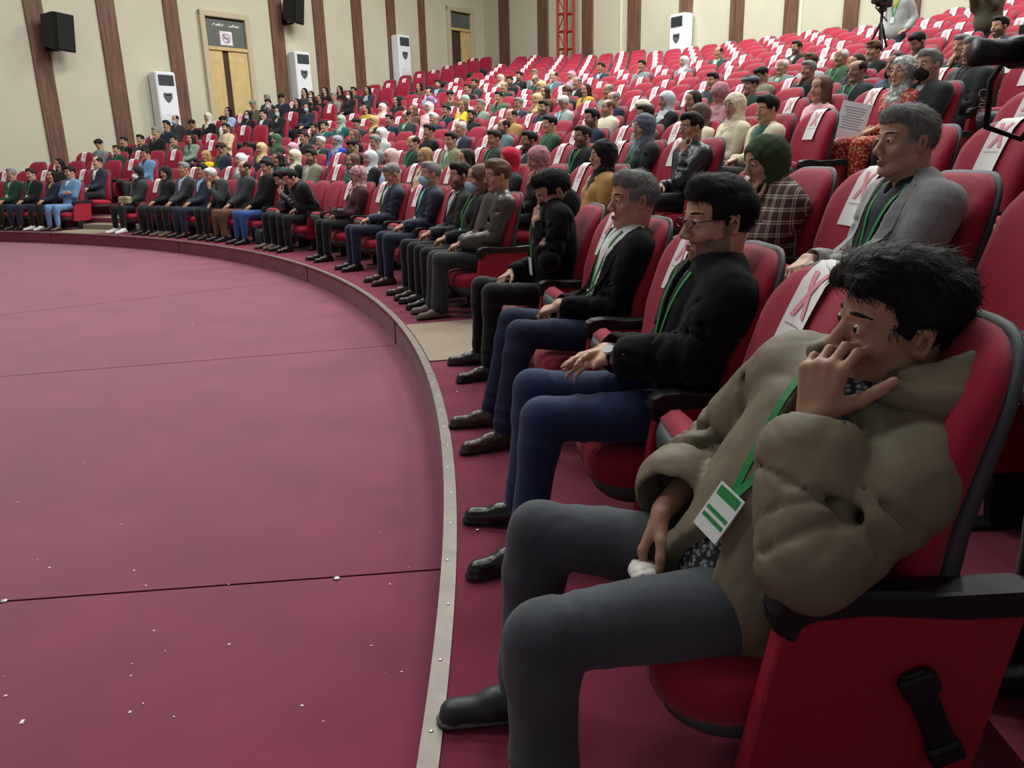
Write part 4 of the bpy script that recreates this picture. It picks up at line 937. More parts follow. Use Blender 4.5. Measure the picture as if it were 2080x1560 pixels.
def top_field(J, o, res, gar, seed, lod='B', sleeves=True):
    off = {'sw': .010, 'su': .016, 'co': .018, 'vest': .02}.get(gar, .012)+o.get('thick', 0); F = Field(res); torso_prims(F, J, o, off, sleeves, lod=lod, folds=True)
    P, su, sf, sr, N = J['P'], J['su'], J['sf'], J['sr'], J['N']; tl = J['tl']
    if gar in ('co', 'su'): F.u(cone(P+v3(0, .02, -.0), P+su*.08, .155*o.get('w', 1)+off*.6, .15*o.get('w', 1)+off, sf, .8), .04)
    if gar == 'sw': F.u(ring(N+su*.0+sf*.006, su+sf*.15, .062, .014), .012)
    if gar == 'co': F.u(ring(N+su*(.006+o.get('stand', 0)*.5)-sf*.006, su+sf*.25, .074, .018, 1.5+o.get('stand', 0)*40), .015)
    if gar == 'su': F.u(ring(N-su*.012-sf*.012, su+sf*.45, .080, .014, 1.6), .015)
    if o.get('hood') and False:
        b = o['hood']; F.u(cone(N-sf*.085+sr*.06, N-sf*.085-sr*.06, .055*b, .055*b), .04); F.u(ring(N+su*.025-sf*.01, su+sf*.55, .095, .030*b), .03); F.u(ell(N-sf*.10-su*.03, np.array((.11, .055, .10))*b, np.stack([sr, sf, su], 1)), .04)
    F.d(cone(N+su*.14+sf*.018, N-su*.05+sf*.012, .062, .052), .006)
    if lod == 'A' and sleeves:
        for k in 'RL':
            e, w = J['el'+k], J['wr'+k]; rr = (.036*o.get('w', 1)+off)*o.get('bulk', 1.0)*o.get('cuffr', 1); ax = nrm(w-e); wt = w-ax*(rr*.8+o.get('cuff', .0))
            F.d(cone(wt-ax*.01, wt+ax*.06, rr*.62, rr*.72), .01)
    if gar in ('su', 'co') and not o.get('closed'):
        wv = o.get('vee', .075 if gar == 'su' else .045); dp = o.get('veed', .30 if gar == 'su' else .20)
        F.d(cone(N+su*.01+sf*.10, N-su*dp+sf*.17, wv, .010, sf, 1.5), .006)
        if o.get('lowvee'): F.d(cone(P-su*.06+sf*.2, P+su*.15+sf*.2, o['lowvee'], .008, sf, 1.8), .006)
    w1 = waves(seed, 20, 7); w2 = waves(seed+5, 42, 6, (1, 1, .55)); fa = o.get('fold', 1.0)
    F.disp = [lambda Q: f32(.0028*fa)*w1(Q), lambda Q: f32(.0050*fa)*(np.maximum(0, .5-np.abs(w2(Q)))-.2)]
    if res < .016: w3 = waves(seed+9, 85, 6, (1, 1, .5)); F.disp.append(lambda Q: f32(.0040*fa)*(np.maximum(0, .4-np.abs(w3(Q)))-.1))
    return F
def strands(V, Q, J, o, seed):
    """thin flat locks laid over the hair surface, added to its mesh"""
    rg = np.random.RandomState(seed); n = o.get('nstr', 2900); a, b, c = V[Q[:, 0]], V[Q[:, 1]], V[Q[:, 2]]; fn = np.cross(b-a, c-a); fn /= np.linalg.norm(fn, axis=1)[:, None]+1e-12
    hc = ((V[Q].mean(1)-J['Hc'])@J['Hm']); ok = np.where(((hc[:, 2] > .012) | ((hc[:, 2] > -.06) & (hc[:, 1] < -.045))) & (np.sum(fn*(V[Q].mean(1)-J['Hc']), 1) > 0))[0]; f = ok[rg.randint(0, len(ok), n)]
    p = V[Q[f]].mean(1)+rg.normal(size=(n, 3))*.0015; nn = fn[f]; h = hc[f]; side = np.clip((np.abs(h[:, 0])-.035)/.03, 0, 1)[:, None]; base = (1-side)*np.array([0, -.9, .1])+side*np.array([0, -.55, -.8]); base = base+rg.normal(size=(n, 3))*o.get('messy', .22)
    d = base@J['Hm'].T; L = o.get('strand', .034)*(.6+.8*rg.rand(n))[:, None]; rows = []; q = p-nn*.001
    ph = rg.rand(n)*6.28; cw = o.get('curl', 0.0)
    for j in range(5):
        t = d-nn*np.sum(d*nn, 1)[:, None]; t /= np.linalg.norm(t, axis=1)[:, None]+1e-9; s_ = np.cross(t, nn); w = (.0011*(1-.22*j)*o.get('strw', 1.0)); qq = q+s_*(cw*np.sin(ph+1.5*j))[:, None]; rows.append((qq-s_*w, qq+s_*w))
        q = q+t*L/4+nn*((.0016 if j < 2 else -.0022)*o.get('lift', 1))
    W_ = np.stack([np.stack(r, 1) for r in rows], 1).reshape(-1, 3); off = len(V)+np.arange(n)*10; Qs = []
    for j in range(4): Qs.append(np.stack([off+2*j, off+2*j+1, off+2*j+3, off+2*j+2], 1))
    return np.concatenate([V, W_]), np.concatenate([Q]+Qs)
def thin(V, Q, m, hidden, cell=.035):
    """merge the vertices that other clothes cover into a coarse net; the surface stays closed"""
    hv = hidden.copy(); vis = ~hidden; q = vis[Q]; anyv = q.any(1); hv[np.unique(Q[anyv])] = False          # keep a seam of full detail
    if hv.sum() < 50: return V, Q, m
    key = np.floor(V/cell).astype(np.int64); key = (key[:, 0]*73856093) ^ (key[:, 1]*19349663) ^ (key[:, 2]*83492791); idx = np.zeros(len(V), np.int64)
    u, inv = np.unique(key[hv], return_inverse=True); nv = int((~hv).sum()); idx[~hv] = np.arange(nv); idx[hv] = nv+inv
    W_ = np.zeros((nv+len(u), 3)); W_[:nv] = V[~hv]; c = np.bincount(inv, minlength=len(u))
    for a in range(3): W_[nv:, a] = np.bincount(inv, V[hv][:, a], len(u))/c
    F = idx[Q]; d = [F[:, i] == F[:, (i+1) % 4] for i in range(4)]; nd = sum(x.astype(int) for x in d); diag = (F[:, 0] == F[:, 2]) | (F[:, 1] == F[:, 3])
    k4 = (nd == 0) & ~diag; k3 = (nd == 1) & ~diag; T = []; ti = []
    for i in range(4):
        r = np.where(k3 & d[i])[0]; keep = [j for j in range(4) if j != (i+1) % 4]; T.append(F[r][:, keep]); ti.append(r)
    T = np.concatenate(T); ti = np.concatenate(ti); S = np.sort(T, 1); _, un = np.unique(S, axis=0, return_index=True); T, ti = T[un], ti[un]; q4 = np.where(k4)[0]; S = np.sort(F[q4], 1); _, un = np.unique(S, axis=0, return_index=True); q4 = q4[un]
    return W_, (F[q4], T), (None if m is None else np.concatenate([m[q4], m[ti]]))
RES = {'A': (.0048, .0080, .0052), 'B': (.0074, .0160, .0095), 'C': (.0124, .028, .0155)}
_cache = {}
def ribbon(pts, nrmls, wid, name):
    """flat strap along pts lying on a surface with outward normals"""
    mb = MB(); rings = []
    for i, (p, n) in enumerate(zip(pts, nrmls)):
        d = nrm(pts[min(i+1, len(pts)-1)]-pts[max(i-1, 0)]); s = nrm(np.cross(d, n)); rings.append([p-s*wid/2+n*.0005, p+s*wid/2+n*.0005, p+s*wid/2+n*.0025, p-s*wid/2+n*.0025])
    mb.loft(rings); return mb.mesh(name, [])
def person_meshes(o, kind, gar, lod, seed, ex):
    """dict of part name -> mesh (materials come later, per object)"""
    o = dict(o); o['noears'] = int(kind in 'HW'); J = skeleton(o); rb, rc, rh = RES[lod]; out = []
    rb *= o.get('rb', 1.0)
    V, Q = body_field(J, o, rb, lod).mesh(1)
    c = ((V[Q].mean(1)-J['Hc'])@J['Hm'])/o.get('hs', 1.05); x, y, z = np.abs(c[:, 0]), c[:, 1], c[:, 2]; mi = np.zeros(len(Q), int)
    dome = (np.sqrt(x*x+y*y+z*z) < .16)
    if lod == 'C':
        mi[dome & (x > .012) & (x < .046) & (y > .055) & (z > .008) & (z < .022)] = 3; mi[dome & (x < .020) & (y > .07) & (z < -.066) & (z > -.079)] = 1
    else:
        lip = dome & (y > .076) & (x < .024) & (np.abs(z+.0715) < .0115-.35*x); mi[lip] = 1
    if 'b' in ex or o.get('stubble'):
        b = dome & (y > -.012) & (z > -.135) & (z < -.052+.5*np.maximum(0, x-.045)) & (y-.25*z > .014) & ~((x < .022) & (np.abs(z+.072) < .010)); b |= dome & (x < .026) & (z < -.050) & (z > -.064) & (y > .08); b |= dome & (x > .060) & (y > -.004) & (y < .016) & (z > -.07) & (z < .0); mi[b] = 2
    elif o.get('moust'): mi[dome & (x < .028) & (z < -.048) & (z > -.066) & (y > .075)] = 2
    out.append(('body', V, Q, mi, 4))
    hk = kind if kind in 'MBWHCK' else 'M'
    F = hair_field(J, o, rh, hk, seed); V, Q = F.mesh(1); HFd = F
    if lod == 'A' and hk in 'MBW': V, Q = strands(V, Q, J, o, seed)
    out.append(({'H': 'headscarf', 'C': 'flat_cap', 'K': 'knitted_cap'}.get(hk, 'hair'), V, Q, None, 1))
    if hk in 'CK': V, Q = hair_field(J, o, rh, 'M', seed).mesh(1); out.append(('hair', V*1.0, Q, None, 1))
    if hk == 'H':                                                       # under-scarf edge
        pass
    TF = top_field(J, o, rc, gar, seed+11, lod); V, Q = TF.mesh(1); out.append(({'sw': 'jumper', 'su': 'suit_jacket', 'co': 'jacket', 'vest': 'jacket'}[gar], V, Q, None, 1))
    if o.get('hood'):
        N, su, sf, sr = J['N'], J['su'], J['sf'], J['sr']; b = o['hood']; HF = Field(rc); R3 = np.stack([sr, sf, su], 1)
        sf = nrm(v3(0, sf[1], sf[2])); N = N+v3(*o.get('hoff', (0, 0, 0)))
        HF.u(ell(N-sf*.085*b+su*.015, np.array((.125, .080, .095))*b, R3), .03); HF.u(cone(N-sf*.06*b+sr*.10*b-su*.01, N+sf*.03-su*.06+sr*.085, .042*b, .022), .03); HF.u(cone(N-sf*.06*b-sr*.10*b-su*.01, N+sf*.03-su*.06-sr*.085, .042*b, .022), .03)
        HF.d(ell(N-sf*.035+su*.085*b, np.array((.090, .075, .100))*b, R3), .012); HF.d(cone(N+su*.12+sf*.03, N-su*.03+sf*.035, .072, .065), .01)
        w1 = waves(seed+40, 45, 6); HF.disp = [lambda Q: f32(.006)*(np.maximum(0, .5-np.abs(w1(Q)))-.2)]
        V, Q = HF.mesh(1); out.append(('hood', V, Q, None, 1))
    SF = None
    if gar in ('su', 'co') and not o.get('closed'):
        SF = Field(rc*.9); torso_prims(SF, J, o, .001, False); N, su, sf = J['N'], J['su'], J['sf']; SF.u(ring(N+su*.012+sf*.004, su+sf*.25, .060, .010, 2.0), .01); SF.d(cone(N+su*.14+sf*.016, N-su*.03+sf*.03, .053, .045), .006)
        if gar == 'su': SF.d(cone(N+su*.03+sf*.09, N-su*.045+sf*.10, .03, .006), .005)
        V, Q = SF.mesh(1); out.append(('shirt', V, Q, None, 1))
    if not o.get('notrousers'):
        V, Q = trousers_field(J, o, rc*1.25, seed+21).mesh(1); out.append(('trousers', V, Q, None, 1))
        for k in 'RL': V, Q, m = shoe_mesh(J, k, o, {'A': .0065, 'B': .0105, 'C': .021 if not o.get('feet') else .0125}[lod]); out.append(('shoe', V, Q, m, 2))
    res = []
    def deep(fld, V, t):
        inb = np.all((V > fld.lo+fld.res) & (V < fld.lo+fld.res*(np.array(fld.D.shape)-2)), 1); return inb & (fld.sample(V) < -t)
    for n, V, Q, m, nm in out:
        if len(Q):
            hid = None
            if n in ('body', 'shirt', 'trousers'):
                hid = deep(TF, V, {'body': .006, 'shirt': .003, 'trousers': .010}[n])
                if n == 'body' and SF is not None: hid |= deep(SF, V, .008)
                if n == 'body' and hk == 'H': hid |= deep(HFd, V, .010)
                V, Q, m = thin(V, Q, m, hid)
            me = mesh_np(n, V, Q, [None]*nm, m); res.append([n, me])
    Hc, Hm, hs = J['Hc'], J['Hm'], o.get('hs', 1.05); g = lambda x, y, z: Hc+Hm@(np.array([x, y, z])*hs)
    if lod != 'C':
        for s in (1, -1):
            mb = MB(); nu, nv = 14, 10; mb.ball(g(s*.0315, .0735, .001), .0130*hs, nu, nv, R=Hm@rotm(o.get('gaze', 0), 90)); me = mb.mesh('eye', [None, None], True); cc = g(s*.0315, .0735, .001)
            gz = Hm@rotm(o.get('gaze', 0))@v3(0, 1, -.1); gz = nrm(gz)
            ml = []
            for p in me.polygons: ml.append(1 if nrm(np.array(p.center)-cc)@gz > .86 else 0)
            me.polygons.foreach_set('material_index', ml); res.append(['eye', me])
            if hk != 'H' or lod == 'A' or True:
                mb = MB(); P5 = [g(s*(.012+.040*t), .0882-.0215*t*t, .0235+.004*math.sin(PI*t*.8)-.002*t) for t in (0, .25, .5, .75, 1)]; mb.tube(P5, [.0022*hs, .0034*hs, .0034*hs, .0028*hs, .0014*hs], 6); res.append(['eyebrow', mb.mesh('eyebrow', [None], True)])
    if 'g' in ex:
        mb = MB()
        for s in (1, -1):
            R0 = [g(s*.0325+.0205*math.cos(t), .103-.010*abs(math.cos(t)) if False else .1015-.12*abs(s*.0325+.0205*math.cos(t))*.35, -.001+.0125*math.sin(t)) for t in np.linspace(0, 2*PI, 15)]; mb.tube(R0, .0016*hs if lod != 'C' else .0024, 5, caps=False)
            mb.tube([g(s*.053, .099, .004), g(s*.072, .075, .006), g(s*.083, -.002, .008), g(s*.083, -.018, -.006)], .0016*hs if lod != 'C' else .0024, 5)
        mb.tube([g(-.012, .101, .002), g(0, .108, .004), g(.012, .101, .002)], .0016*hs, 5); res.append(['glasses', mb.mesh('glasses', [None], True)])
    if any(q in ex for q in 'uwx'):
        F = Field(rh*.8); F.u(ell(g(0, .060, -.068), np.array((.060, .052, .054))*hs, Hm), .01); F.u(ell(g(0, .098, -.045), np.array((.022, .024, .026))*hs, Hm), .03); V, Q = F.mesh(1); res.append(['face_mask', mesh_np('face_mask', V, Q, [None])])
        mb = MB()
        for s in (1, -1):
            for z in (-.04, -.085): mb.tube([g(s*.055, .05, z), g(s*.073, .01, (z-.02)/2), g(s*.078, -.012, -.02)], .0016, 4)
        res.append(['ear_loops', mb.mesh('ear_loops', [None])])
    if gar == 'su' and lod != 'C':
        N, su, sf, sr = J['N'], J['su'], J['sf'], J['sr']; wv, dp = o.get('vee', .075), o.get('veed', .30)
        for s in (1, -1):
            mb = MB(); rings = []
            for t in np.linspace(0, 1, 11):
                wd = np.interp(t, (0, .30, .34, .38, 1), (.040, .060, .036, .075, .008)); base = N+sr*s*((wv*.82)*(1-t)+.016)-su*(.0+dp*.93*t); R_ = []
                for u_ in (0, .5, 1):
                    q = TF.front(base+sr*s*wd*u_-sf*.02+su*.012*u_, sf, .42)
                    if q is None: q = base
                    R_.append(q+sf*.006)
                rings.append(R_)
            A = np.array(rings)
            for _ in range(2): A[1:-1] = .5*A[1:-1]+.25*(A[:-2]+A[2:])
            mb.loft([[*r_, *(r_[::-1]-sf*.004)] for r_ in A]); res.append(['lapel', mb.mesh('lapel', [None], False)])
    if 'l' in ex:
        N, su, sf, sr = J['N'], J['su'], J['sf'], J['sr']; allp = []; LF = top_field(J, o, .011, gar, seed+11, 'B', False).build()
        for s in (1, -1):
            pts = []
            for t in np.linspace(0, 1, 12):
                base = N+sr*s*(.068*(1-t)**1.1+.006)+su*(.012-.30*t-.0*s); best = None
                for fld in (LF, SF):
                    if fld is None: continue
                    q = fld.front(base-sf*.02, sf, .42)
                    if q is not None and (best is None or (q-best)@sf > 0): best = q
                if best is not None: pts.append(best+sf*.003)
            if len(pts) > 3:
                P0 = np.array(pts); 
                for _ in range(2): P0[1:-1] = .5*P0[1:-1]+.25*(P0[:-2]+P0[2:])
                pts = list(P0); res.append(['lanyard', (lambda me: (me.materials.append(None), me)[1])(ribbon(pts, [sf]*len(pts), .016 if lod != 'C' else .02, 'lanyard'))]); allp.append(pts[-1])
        if allp:
            c = np.mean(allp, 0)-su*.05+sf*.008; mb = MB(); R = np.stack([sr, sf, su], 1); mb.box(c, (.036, .002, .05), R); res.append(['name_badge', mb.mesh('name_badge', [None])])
    return res, J
# ---- colours
m_skin = {}
def skinmat(t):
    if t not in m_skin:
        base = np.array((206, 164, 138))*(1-t)+np.array((128, 88, 66))*t; m_skin[t] = mat('skin_%d' % int(t*100), tuple(base), .52, bump=.06, bscale=350, var=.10, vscale=26, sss=.08, spec=.4)
    return m_skin[t]
def lipmat(t): return mat('lips_%d' % int(t*100), tuple(np.array((178, 122, 106))*(1-t)+np.array((116, 74, 62))*t), .45, var=.05)
def hairmat(c): return mat('hair_%s' % c, HAIR[c], .62, bump=.7, bscale=260, var=.25, vscale=60, spec=.18 if c in ('bk', 'dk') else .3)
def stubmat(t, c, k=.5): 
    base = np.array((206, 164, 138))*(1-t)+np.array((128, 88, 66))*t; return mat('stubble_%s_%d_%d' % (c, int(t*100), int(k*100)), tuple(base*(1-k)+np.array(HAIR[c])*k), .65, bump=.3, bscale=600, var=.2, vscale=300)
m_eyew = mat('eye_white', (206, 202, 196), .15, var=.03); m_iris = mat('iris_dark', (34, 22, 16), .1, var=.1); m_brow = mat('brow_area', (110, 80, 64), .6, var=.1)
PATT = {}
def clothmat(key, kind='cloth'):
    nm = '%s_%s' % (kind, key)
    rgb = PAL[key]
    if kind == 'suit': m = mat(nm, rgb, .7, bump=.12, bscale=600, var=.06, vscale=20, sheen=.12)
    elif kind == 'leather': m = mat(nm, rgb, .38, bump=.25, bscale=90, var=.10, vscale=20, spec=.5)
    else: m = mat(nm, rgb, .82, bump=.25, bscale=320, var=.10, vscale=18, sheen=.15, spec=.2)
    if key in ('leopard', 'greypat', 'mauve', 'gold', 'camo', 'stone') and nm not in PATT:
        PATT[nm] = 1; c = np.array(rgb)
        def pat(nt, tc, c=c):
            n = nt.nodes.new('ShaderNodeTexVoronoi'); n.inputs['Scale'].default_value = 70; nt.links.new(tc.outputs['Object'], n.inputs['Vector'])
            r = nt.nodes.new('ShaderNodeValToRGB'); r.color_ramp.elements[0].position = .25; r.color_ramp.elements[1].position = .5
            r.color_ramp.elements[0].color = (*s2l(c*.45), 1); r.color_ramp.elements[1].color = (*s2l(np.minimum(c*1.25, 255)), 1); nt.links.new(n.outputs['Distance'], r.inputs['Fac']); return r.outputs['Color']
        ramp_mat(m, pat)
    return m
m_shoeb = mat('shoe_leather', (26, 24, 24), .3, var=.1, spec=.5); m_sole = mat('shoe_sole', (40, 38, 36), .8); m_green = mat('lanyard_green', (34, 138, 66), .6, var=.05); m_badge = mat('badge_white', (222, 228, 224), .5, var=.05)
m_maskc = {'u': mat('mask_blue', (150, 184, 208), .8, var=.03), 'w': mat('mask_white', (216, 218, 218), .8, var=.03), 'x': mat('mask_black', (24, 24, 26), .8, var=.03)}
m_glf = mat('glasses_frame', (24, 22, 22), .3, var=0)
def dress(root, parts, P):
    """link parts under the person and give each object its own materials"""
    t = P['skin']
    for n, me in parts:
        o = link(n, me, root); ms = None
        if n == 'body': ms = [skinmat(t), lipmat(t), stubmat(t, P['hairc'], P.get('stub', .5)), m_brow]
        elif n == 'hair': ms = [hairmat(P['hairc'])]
        elif n in ('headscarf', 'flat_cap', 'knitted_cap'): ms = [P.get('m_scarf') or clothmat(P['scarf'])]
        elif n in ('jumper', 'jacket', 'suit_jacket', 'hood', 'lapel'): ms = [P.get('m_top') or clothmat(P['top'], 'suit' if n == 'suit_jacket' else 'cloth')]
        elif n == 'shirt': ms = [P.get('m_shirt') or clothmat(P['shirt'])]
        elif n == 'trousers': ms = [P.get('m_leg') or clothmat(P['leg'])]
        elif n == 'shoe': ms = [P.get('m_shoe') or m_shoeb, P.get('m_sole') or m_sole]
        elif n == 'eye': ms = [m_eyew, m_iris]
        elif n == 'eyebrow': ms = [hairmat('dk' if P['hairc'] in ('wh', 'gr') else ('bk' if P['hairc'] == 'bk' else 'dk'))]
        elif n == 'glasses': ms = [m_glf]
        elif n in ('face_mask', 'ear_loops'): ms = [m_maskc[[q for q in 'uwx' if q in P['ex']][0]]]
        elif n == 'lanyard': ms = [m_green]
        elif n == 'name_badge': ms = [m_badge]
        if ms:
            for i, m in enumerate(ms):
                if i < len(o.material_slots): o.material_slots[i].link = 'OBJECT'; o.material_slots[i].material = m
        if n == 'lanyard': o['label'] = 'green lanyard strap'
# ------------------------------------------------------------------ the people near the camera and in the first row, one by one
m_olive = mat('parka_olive', (112, 104, 84), .62, bump=.14, bscale=420, var=.07, vscale=14, spec=.3); m_jeang = mat('jeans_grey', (66, 70, 76), .85, bump=.3, bscale=520, var=.22, vscale=7, sheen=.1)
m_jeanb = mat('trousers_blue', (32, 46, 84), .85, bump=.3, bscale=520, var=.12, vscale=9, sheen=.1); m_wool = mat('wool_black', (15, 15, 17), .92, bump=.5, bscale=600, var=.12, vscale=30, sheen=.06, spec=.15)
m_lthr = mat('leather_brown', (64, 58, 56), .36, bump=.3, bscale=70, var=.12, vscale=16, spec=.5); m_lblk = mat('leather_black', (34, 37, 42), .36, bump=.3, bscale=70, var=.12, vscale=16, spec=.5)
m_greyst = mat('blazer_grey', (140, 141, 141), .8, bump=.25, bscale=700, var=.10, vscale=60, sheen=.15); m_white = mat('shirt_white', (222, 222, 220), .75, bump=.1, bscale=400, var=.03)
m_plaid = mat('coat_plaid', (92, 62, 60), .9, bump=.35, bscale=300, var=.1)
def plaid(nt, tc):
    sx = nt.nodes.new('ShaderNodeSeparateXYZ'); nt.links.new(tc.outputs['Object'], sx.inputs[0])
    def band(sock, freq, lo, wid):
        a = nt.nodes.new('ShaderNodeMath'); a.operation = 'MULTIPLY'; a.inputs[1].default_value = freq; nt.links.new(sock, a.inputs[0])
        b = nt.nodes.new('ShaderNodeMath'); b.operation = 'FRACT'; nt.links.new(a.outputs[0], b.inputs[0])
        c = nt.nodes.new('ShaderNodeMath'); c.operation = 'COMPARE'; c.inputs[1].default_value = lo; c.inputs[2].default_value = wid; nt.links.new(b.outputs[0], c.inputs[0]); return c.outputs[0]
    add = nt.nodes.new('ShaderNodeMath'); add.operation = 'ADD'; add.inputs[0].default_value = 0; add.inputs[1].default_value = 0
    y2 = nt.nodes.new('ShaderNodeMath'); y2.operation = 'ADD'; nt.links.new(sx.outputs['Y'], y2.inputs[0]); nt.links.new(sx.outputs['X'], y2.inputs[1])
    L = [band(sx.outputs['Z'], 17, .3, .05), band(sx.outputs['Z'], 17, .50, .05), band(y2.outputs[0], 15, .3, .05), band(y2.outputs[0], 15, .50, .05)]
    cur = L[0]
    for q in L[1:]:
        m = nt.nodes.new('ShaderNodeMath'); m.operation = 'ADD'; nt.links.new(cur, m.inputs[0]); nt.links.new(q, m.inputs[1]); cur = m.outputs[0]
    r = nt.nodes.new('ShaderNodeValToRGB'); r.color_ramp.elements[0].color = (*s2l((78, 50, 50)), 1); r.color_ramp.elements[1].color = (*s2l((206, 200, 184)), 1)
    dv = nt.nodes.new('ShaderNodeMath'); dv.operation = 'MULTIPLY'; dv.inputs[1].default_value = .5; nt.links.new(cur, dv.inputs[0]); nt.links.new(dv.outputs[0], r.inputs['Fac']); return r.outputs['Color']
ramp_mat(m_plaid, plaid)
m_paisley = mat('shirt_paisley', (70, 72, 78), .8)
def vor(cols, sc):
    def f(nt, tc):
        n = nt.nodes.new('ShaderNodeTexVoronoi'); n.inputs['Scale'].default_value = sc; nt.links.new(tc.outputs['Object'], n.inputs['Vector']); r = nt.nodes.new('ShaderNodeValToRGB')
        r.color_ramp.elements[0].position = .15; r.color_ramp.elements[1].position = .55; r.color_ramp.elements[0].color = (*s2l(cols[0]), 1); r.color_ramp.elements[1].color = (*s2l(cols[1]), 1); nt.links.new(n.outputs['Distance'], r.inputs['Fac']); return r.outputs['Color']
    return f
ramp_mat(m_paisley, vor(((150, 152, 156), (34, 36, 42)), 90))
m_redgold = mat('dress_red_gold', (170, 40, 44), .6); ramp_mat(m_redgold, vor(((214, 178, 120), (164, 26, 40)), 42)); m_scarfrose = mat('scarf_rose_pattern', (150, 106, 116), .85); ramp_mat(m_scarfrose, vor(((96, 56, 70), (190, 150, 152)), 24))
m_scarfsilver = mat('scarf_silver_flower', (150, 156, 152), .6); ramp_mat(m_scarfsilver, vor(((228, 230, 228), (138, 146, 142)), 26))
m_shoebr = mat('shoe_brown', (58, 44, 38), .3, var=.12, spec=.5); m_shoet = mat('shoe_taupe', (104, 92, 80), .5, var=.1); m_shoew = mat('shoe_white', (226, 226, 226), .6, var=.02)
m_sneak = mat('sneaker_black', (44, 48, 50), .45, var=.12, bump=.2); m_sneaksole = mat('sneaker_sole', (110, 110, 106), .8)
ST = {}
def seat_xy(n): return NEARP[n]
# name: options for the skeleton, head kind, garment, extras, look, label
ST['m1'] = dict(o=dict(pelvis=(0, .09, .425), lean=31, tl=.455, twist=26, head=(-.015, -.165, .952), yaw=2, pitch=2, roll=-7, hs=1.08, kx=.16, knL=(-.155, .505, .395), knR=(.14, .50, .46), anL=(-.18, .505, .085), anR=(.115, .535, .085), ftR=(-.12, 1, 0), ftL=(-.1, 1, 0), leg=1.10, w=.96, thick=.014, bulk=1.14, ks=.008, hood=1.12, hoff=(-.055, .015, .095), vee=.06, veed=.19, lowvee=.085, fold=1.25, quiff=1, hairline=.058, hwave=.005, curl=.003, messy=.20, strand=.034, lift=.7, nstr=3600, moust=1, mouth=.0004, flare=1.15, cuff=.0, cuffr=1.3,
   armL=dict(w=(-.105, .005, .80), e=(-.262, .052, .600), hand=dict(d=(.10, -.14, .98), n=(.62, -.78, 0), curl=(40, 44, 48, 50, 10), thumb=(52, 6), sc=1.08)),
   armR=dict(w=(.085, .235, .535), e=(.285, .07, .59), hand=dict(d=(-.22, .50, -.82), n=(-.25, -.75, -.5), curl=(34, 38, 42, 46, 20), sc=1.05))), kind='M', gar='co', ex='l', hairc='bk', skin=.52, m_top=m_olive, m_shirt=m_paisley, m_leg=m_jeang, m_shoe=m_sneak, m_sole=m_sneaksole,
   label='person in olive hooded parka and grey jeans, chin in hand, holding a tissue')
ST['m2'] = dict(o=dict(pelvis=(0, -.09, .455), lean=8, tl=.425, hs=1.13, head=(.02, -.15, 1.055), yaw=10, pitch=-2, kx=.15, knL=(-.17, .44, .47), knR=(.10, .44, .49), anL=(-.24, .50, .085), anR=(.06, .50, .085), ftL=(-.35, 1, 0), leg=1.08, thick=.012, bulk=1.1, vee=.03, veed=.32, fold=.9, hv=2.2, stand=.03, mouth=.003, stubble=1,
   armL=dict(w=(-.065, .20, .635), e=(-.195, -.03, .66), hand=dict(d=(.35, .90, -.22), n=(.15, -.2, -.95), curl=(14, 10, 14, 20, 12), spread=13, thumb=(52, 10))),
   armR=dict(w=(.02, .21, .64), hand=dict(d=(-.45, .88, -.05), n=(-.3, 0, -.95), curl=(10, 8, 10, 14, 10), spread=12))), kind='M', gar='co', ex='gl', hairc='bk', skin=.25, stub=.36, m_top=m_wool, shirt='white', m_leg=m_jeanb,
   label='person in black wool jacket and glasses gesturing with both hands')
ST['m3'] = dict(o=dict(pelvis=(0, -.07, .455), lean=12, tl=.455, hs=1.09, head=(.0, -.165, 1.06), yaw=6, pitch=0, kx=.14, knL=(-.20, .40, .50), knR=(.06, .40, .51), anL=(-.30, .50, .085), anR=(.02, .52, .085), ftL=(-.25, 1, 0), ftR=(0, 1, 0), leg=.98, vee=.12, veed=.42), kind='M', gar='su', ex='l', hairc='gr', skin=.3, m_top=m_wool, m_shirt=m_white, m_leg=mat('trousers_navy', (34, 42, 70), .85, bump=.2, bscale=520, var=.1), m_shoe=m_shoebr,
   label='person in black suit jacket, open white shirt and navy trousers, hands clasped')
ST['hood'] = dict(o=dict(pelvis=(0, -.06, .455), lean=-3, tl=.51, hs=1.08, head=(-.01, -.03, 1.055), yaw=4, pitch=-26, kx=.14, knL=(-.17, .38, .50), knR=(.09, .40, .50), anL=(-.24, .42, .085), anR=(.12, .42, .085), leg=.92, thick=.006, hood=1.0, fold=1.2, closed=1,
   armL=dict(w=(-.055, .085, .89), e=(-.24, .05, .68), hand=dict(d=(.25, -.35, .9), n=(.5, -.8, -.2), curl=(70, 74, 76, 78, 20), thumb=(60, 10))), armR=dict(w=(.06, .22, .58))), kind='M', gar='sw', ex='l', hairc='bk', skin=.4, m_top=m_wool, top='blk', leg='blk', label='person in black hoodie bent forward with head resting on fist')
ST['leather'] = dict(o=dict(lean=11, yaw=2, belly=.03, fold=1.3, thick=.01, bulk=1.1, flare=1.45, leg=1.02, kx=.10, closed=1, hv=2.0, hwave=.004), kind='M', gar='co', ex='g', hairc='br', skin=.3, m_top=m_lthr, leg='char', m_shoe=m_shoet, label='person in brown leather jacket and dark flared trousers at the aisle end')
ST['maskw'] = dict(o=dict(w=.9, pitch=-4, bust=1), kind='W', gar='co', ex='ul', hairc='br', skin=.25, top='blk', shirt='dgreen', leg='blk', label='person in black coat, blue face mask and broad green lanyard')
ST['brown'] = dict(o=dict(pitch=-2, lean=10), kind='M', gar='su', ex='b', hairc='bk', skin=.35, top='blk', shirt='lgrey', leg='blk', m_shoe=m_shoebr, label='person in black suit and pale shirt beside the leather jacket')
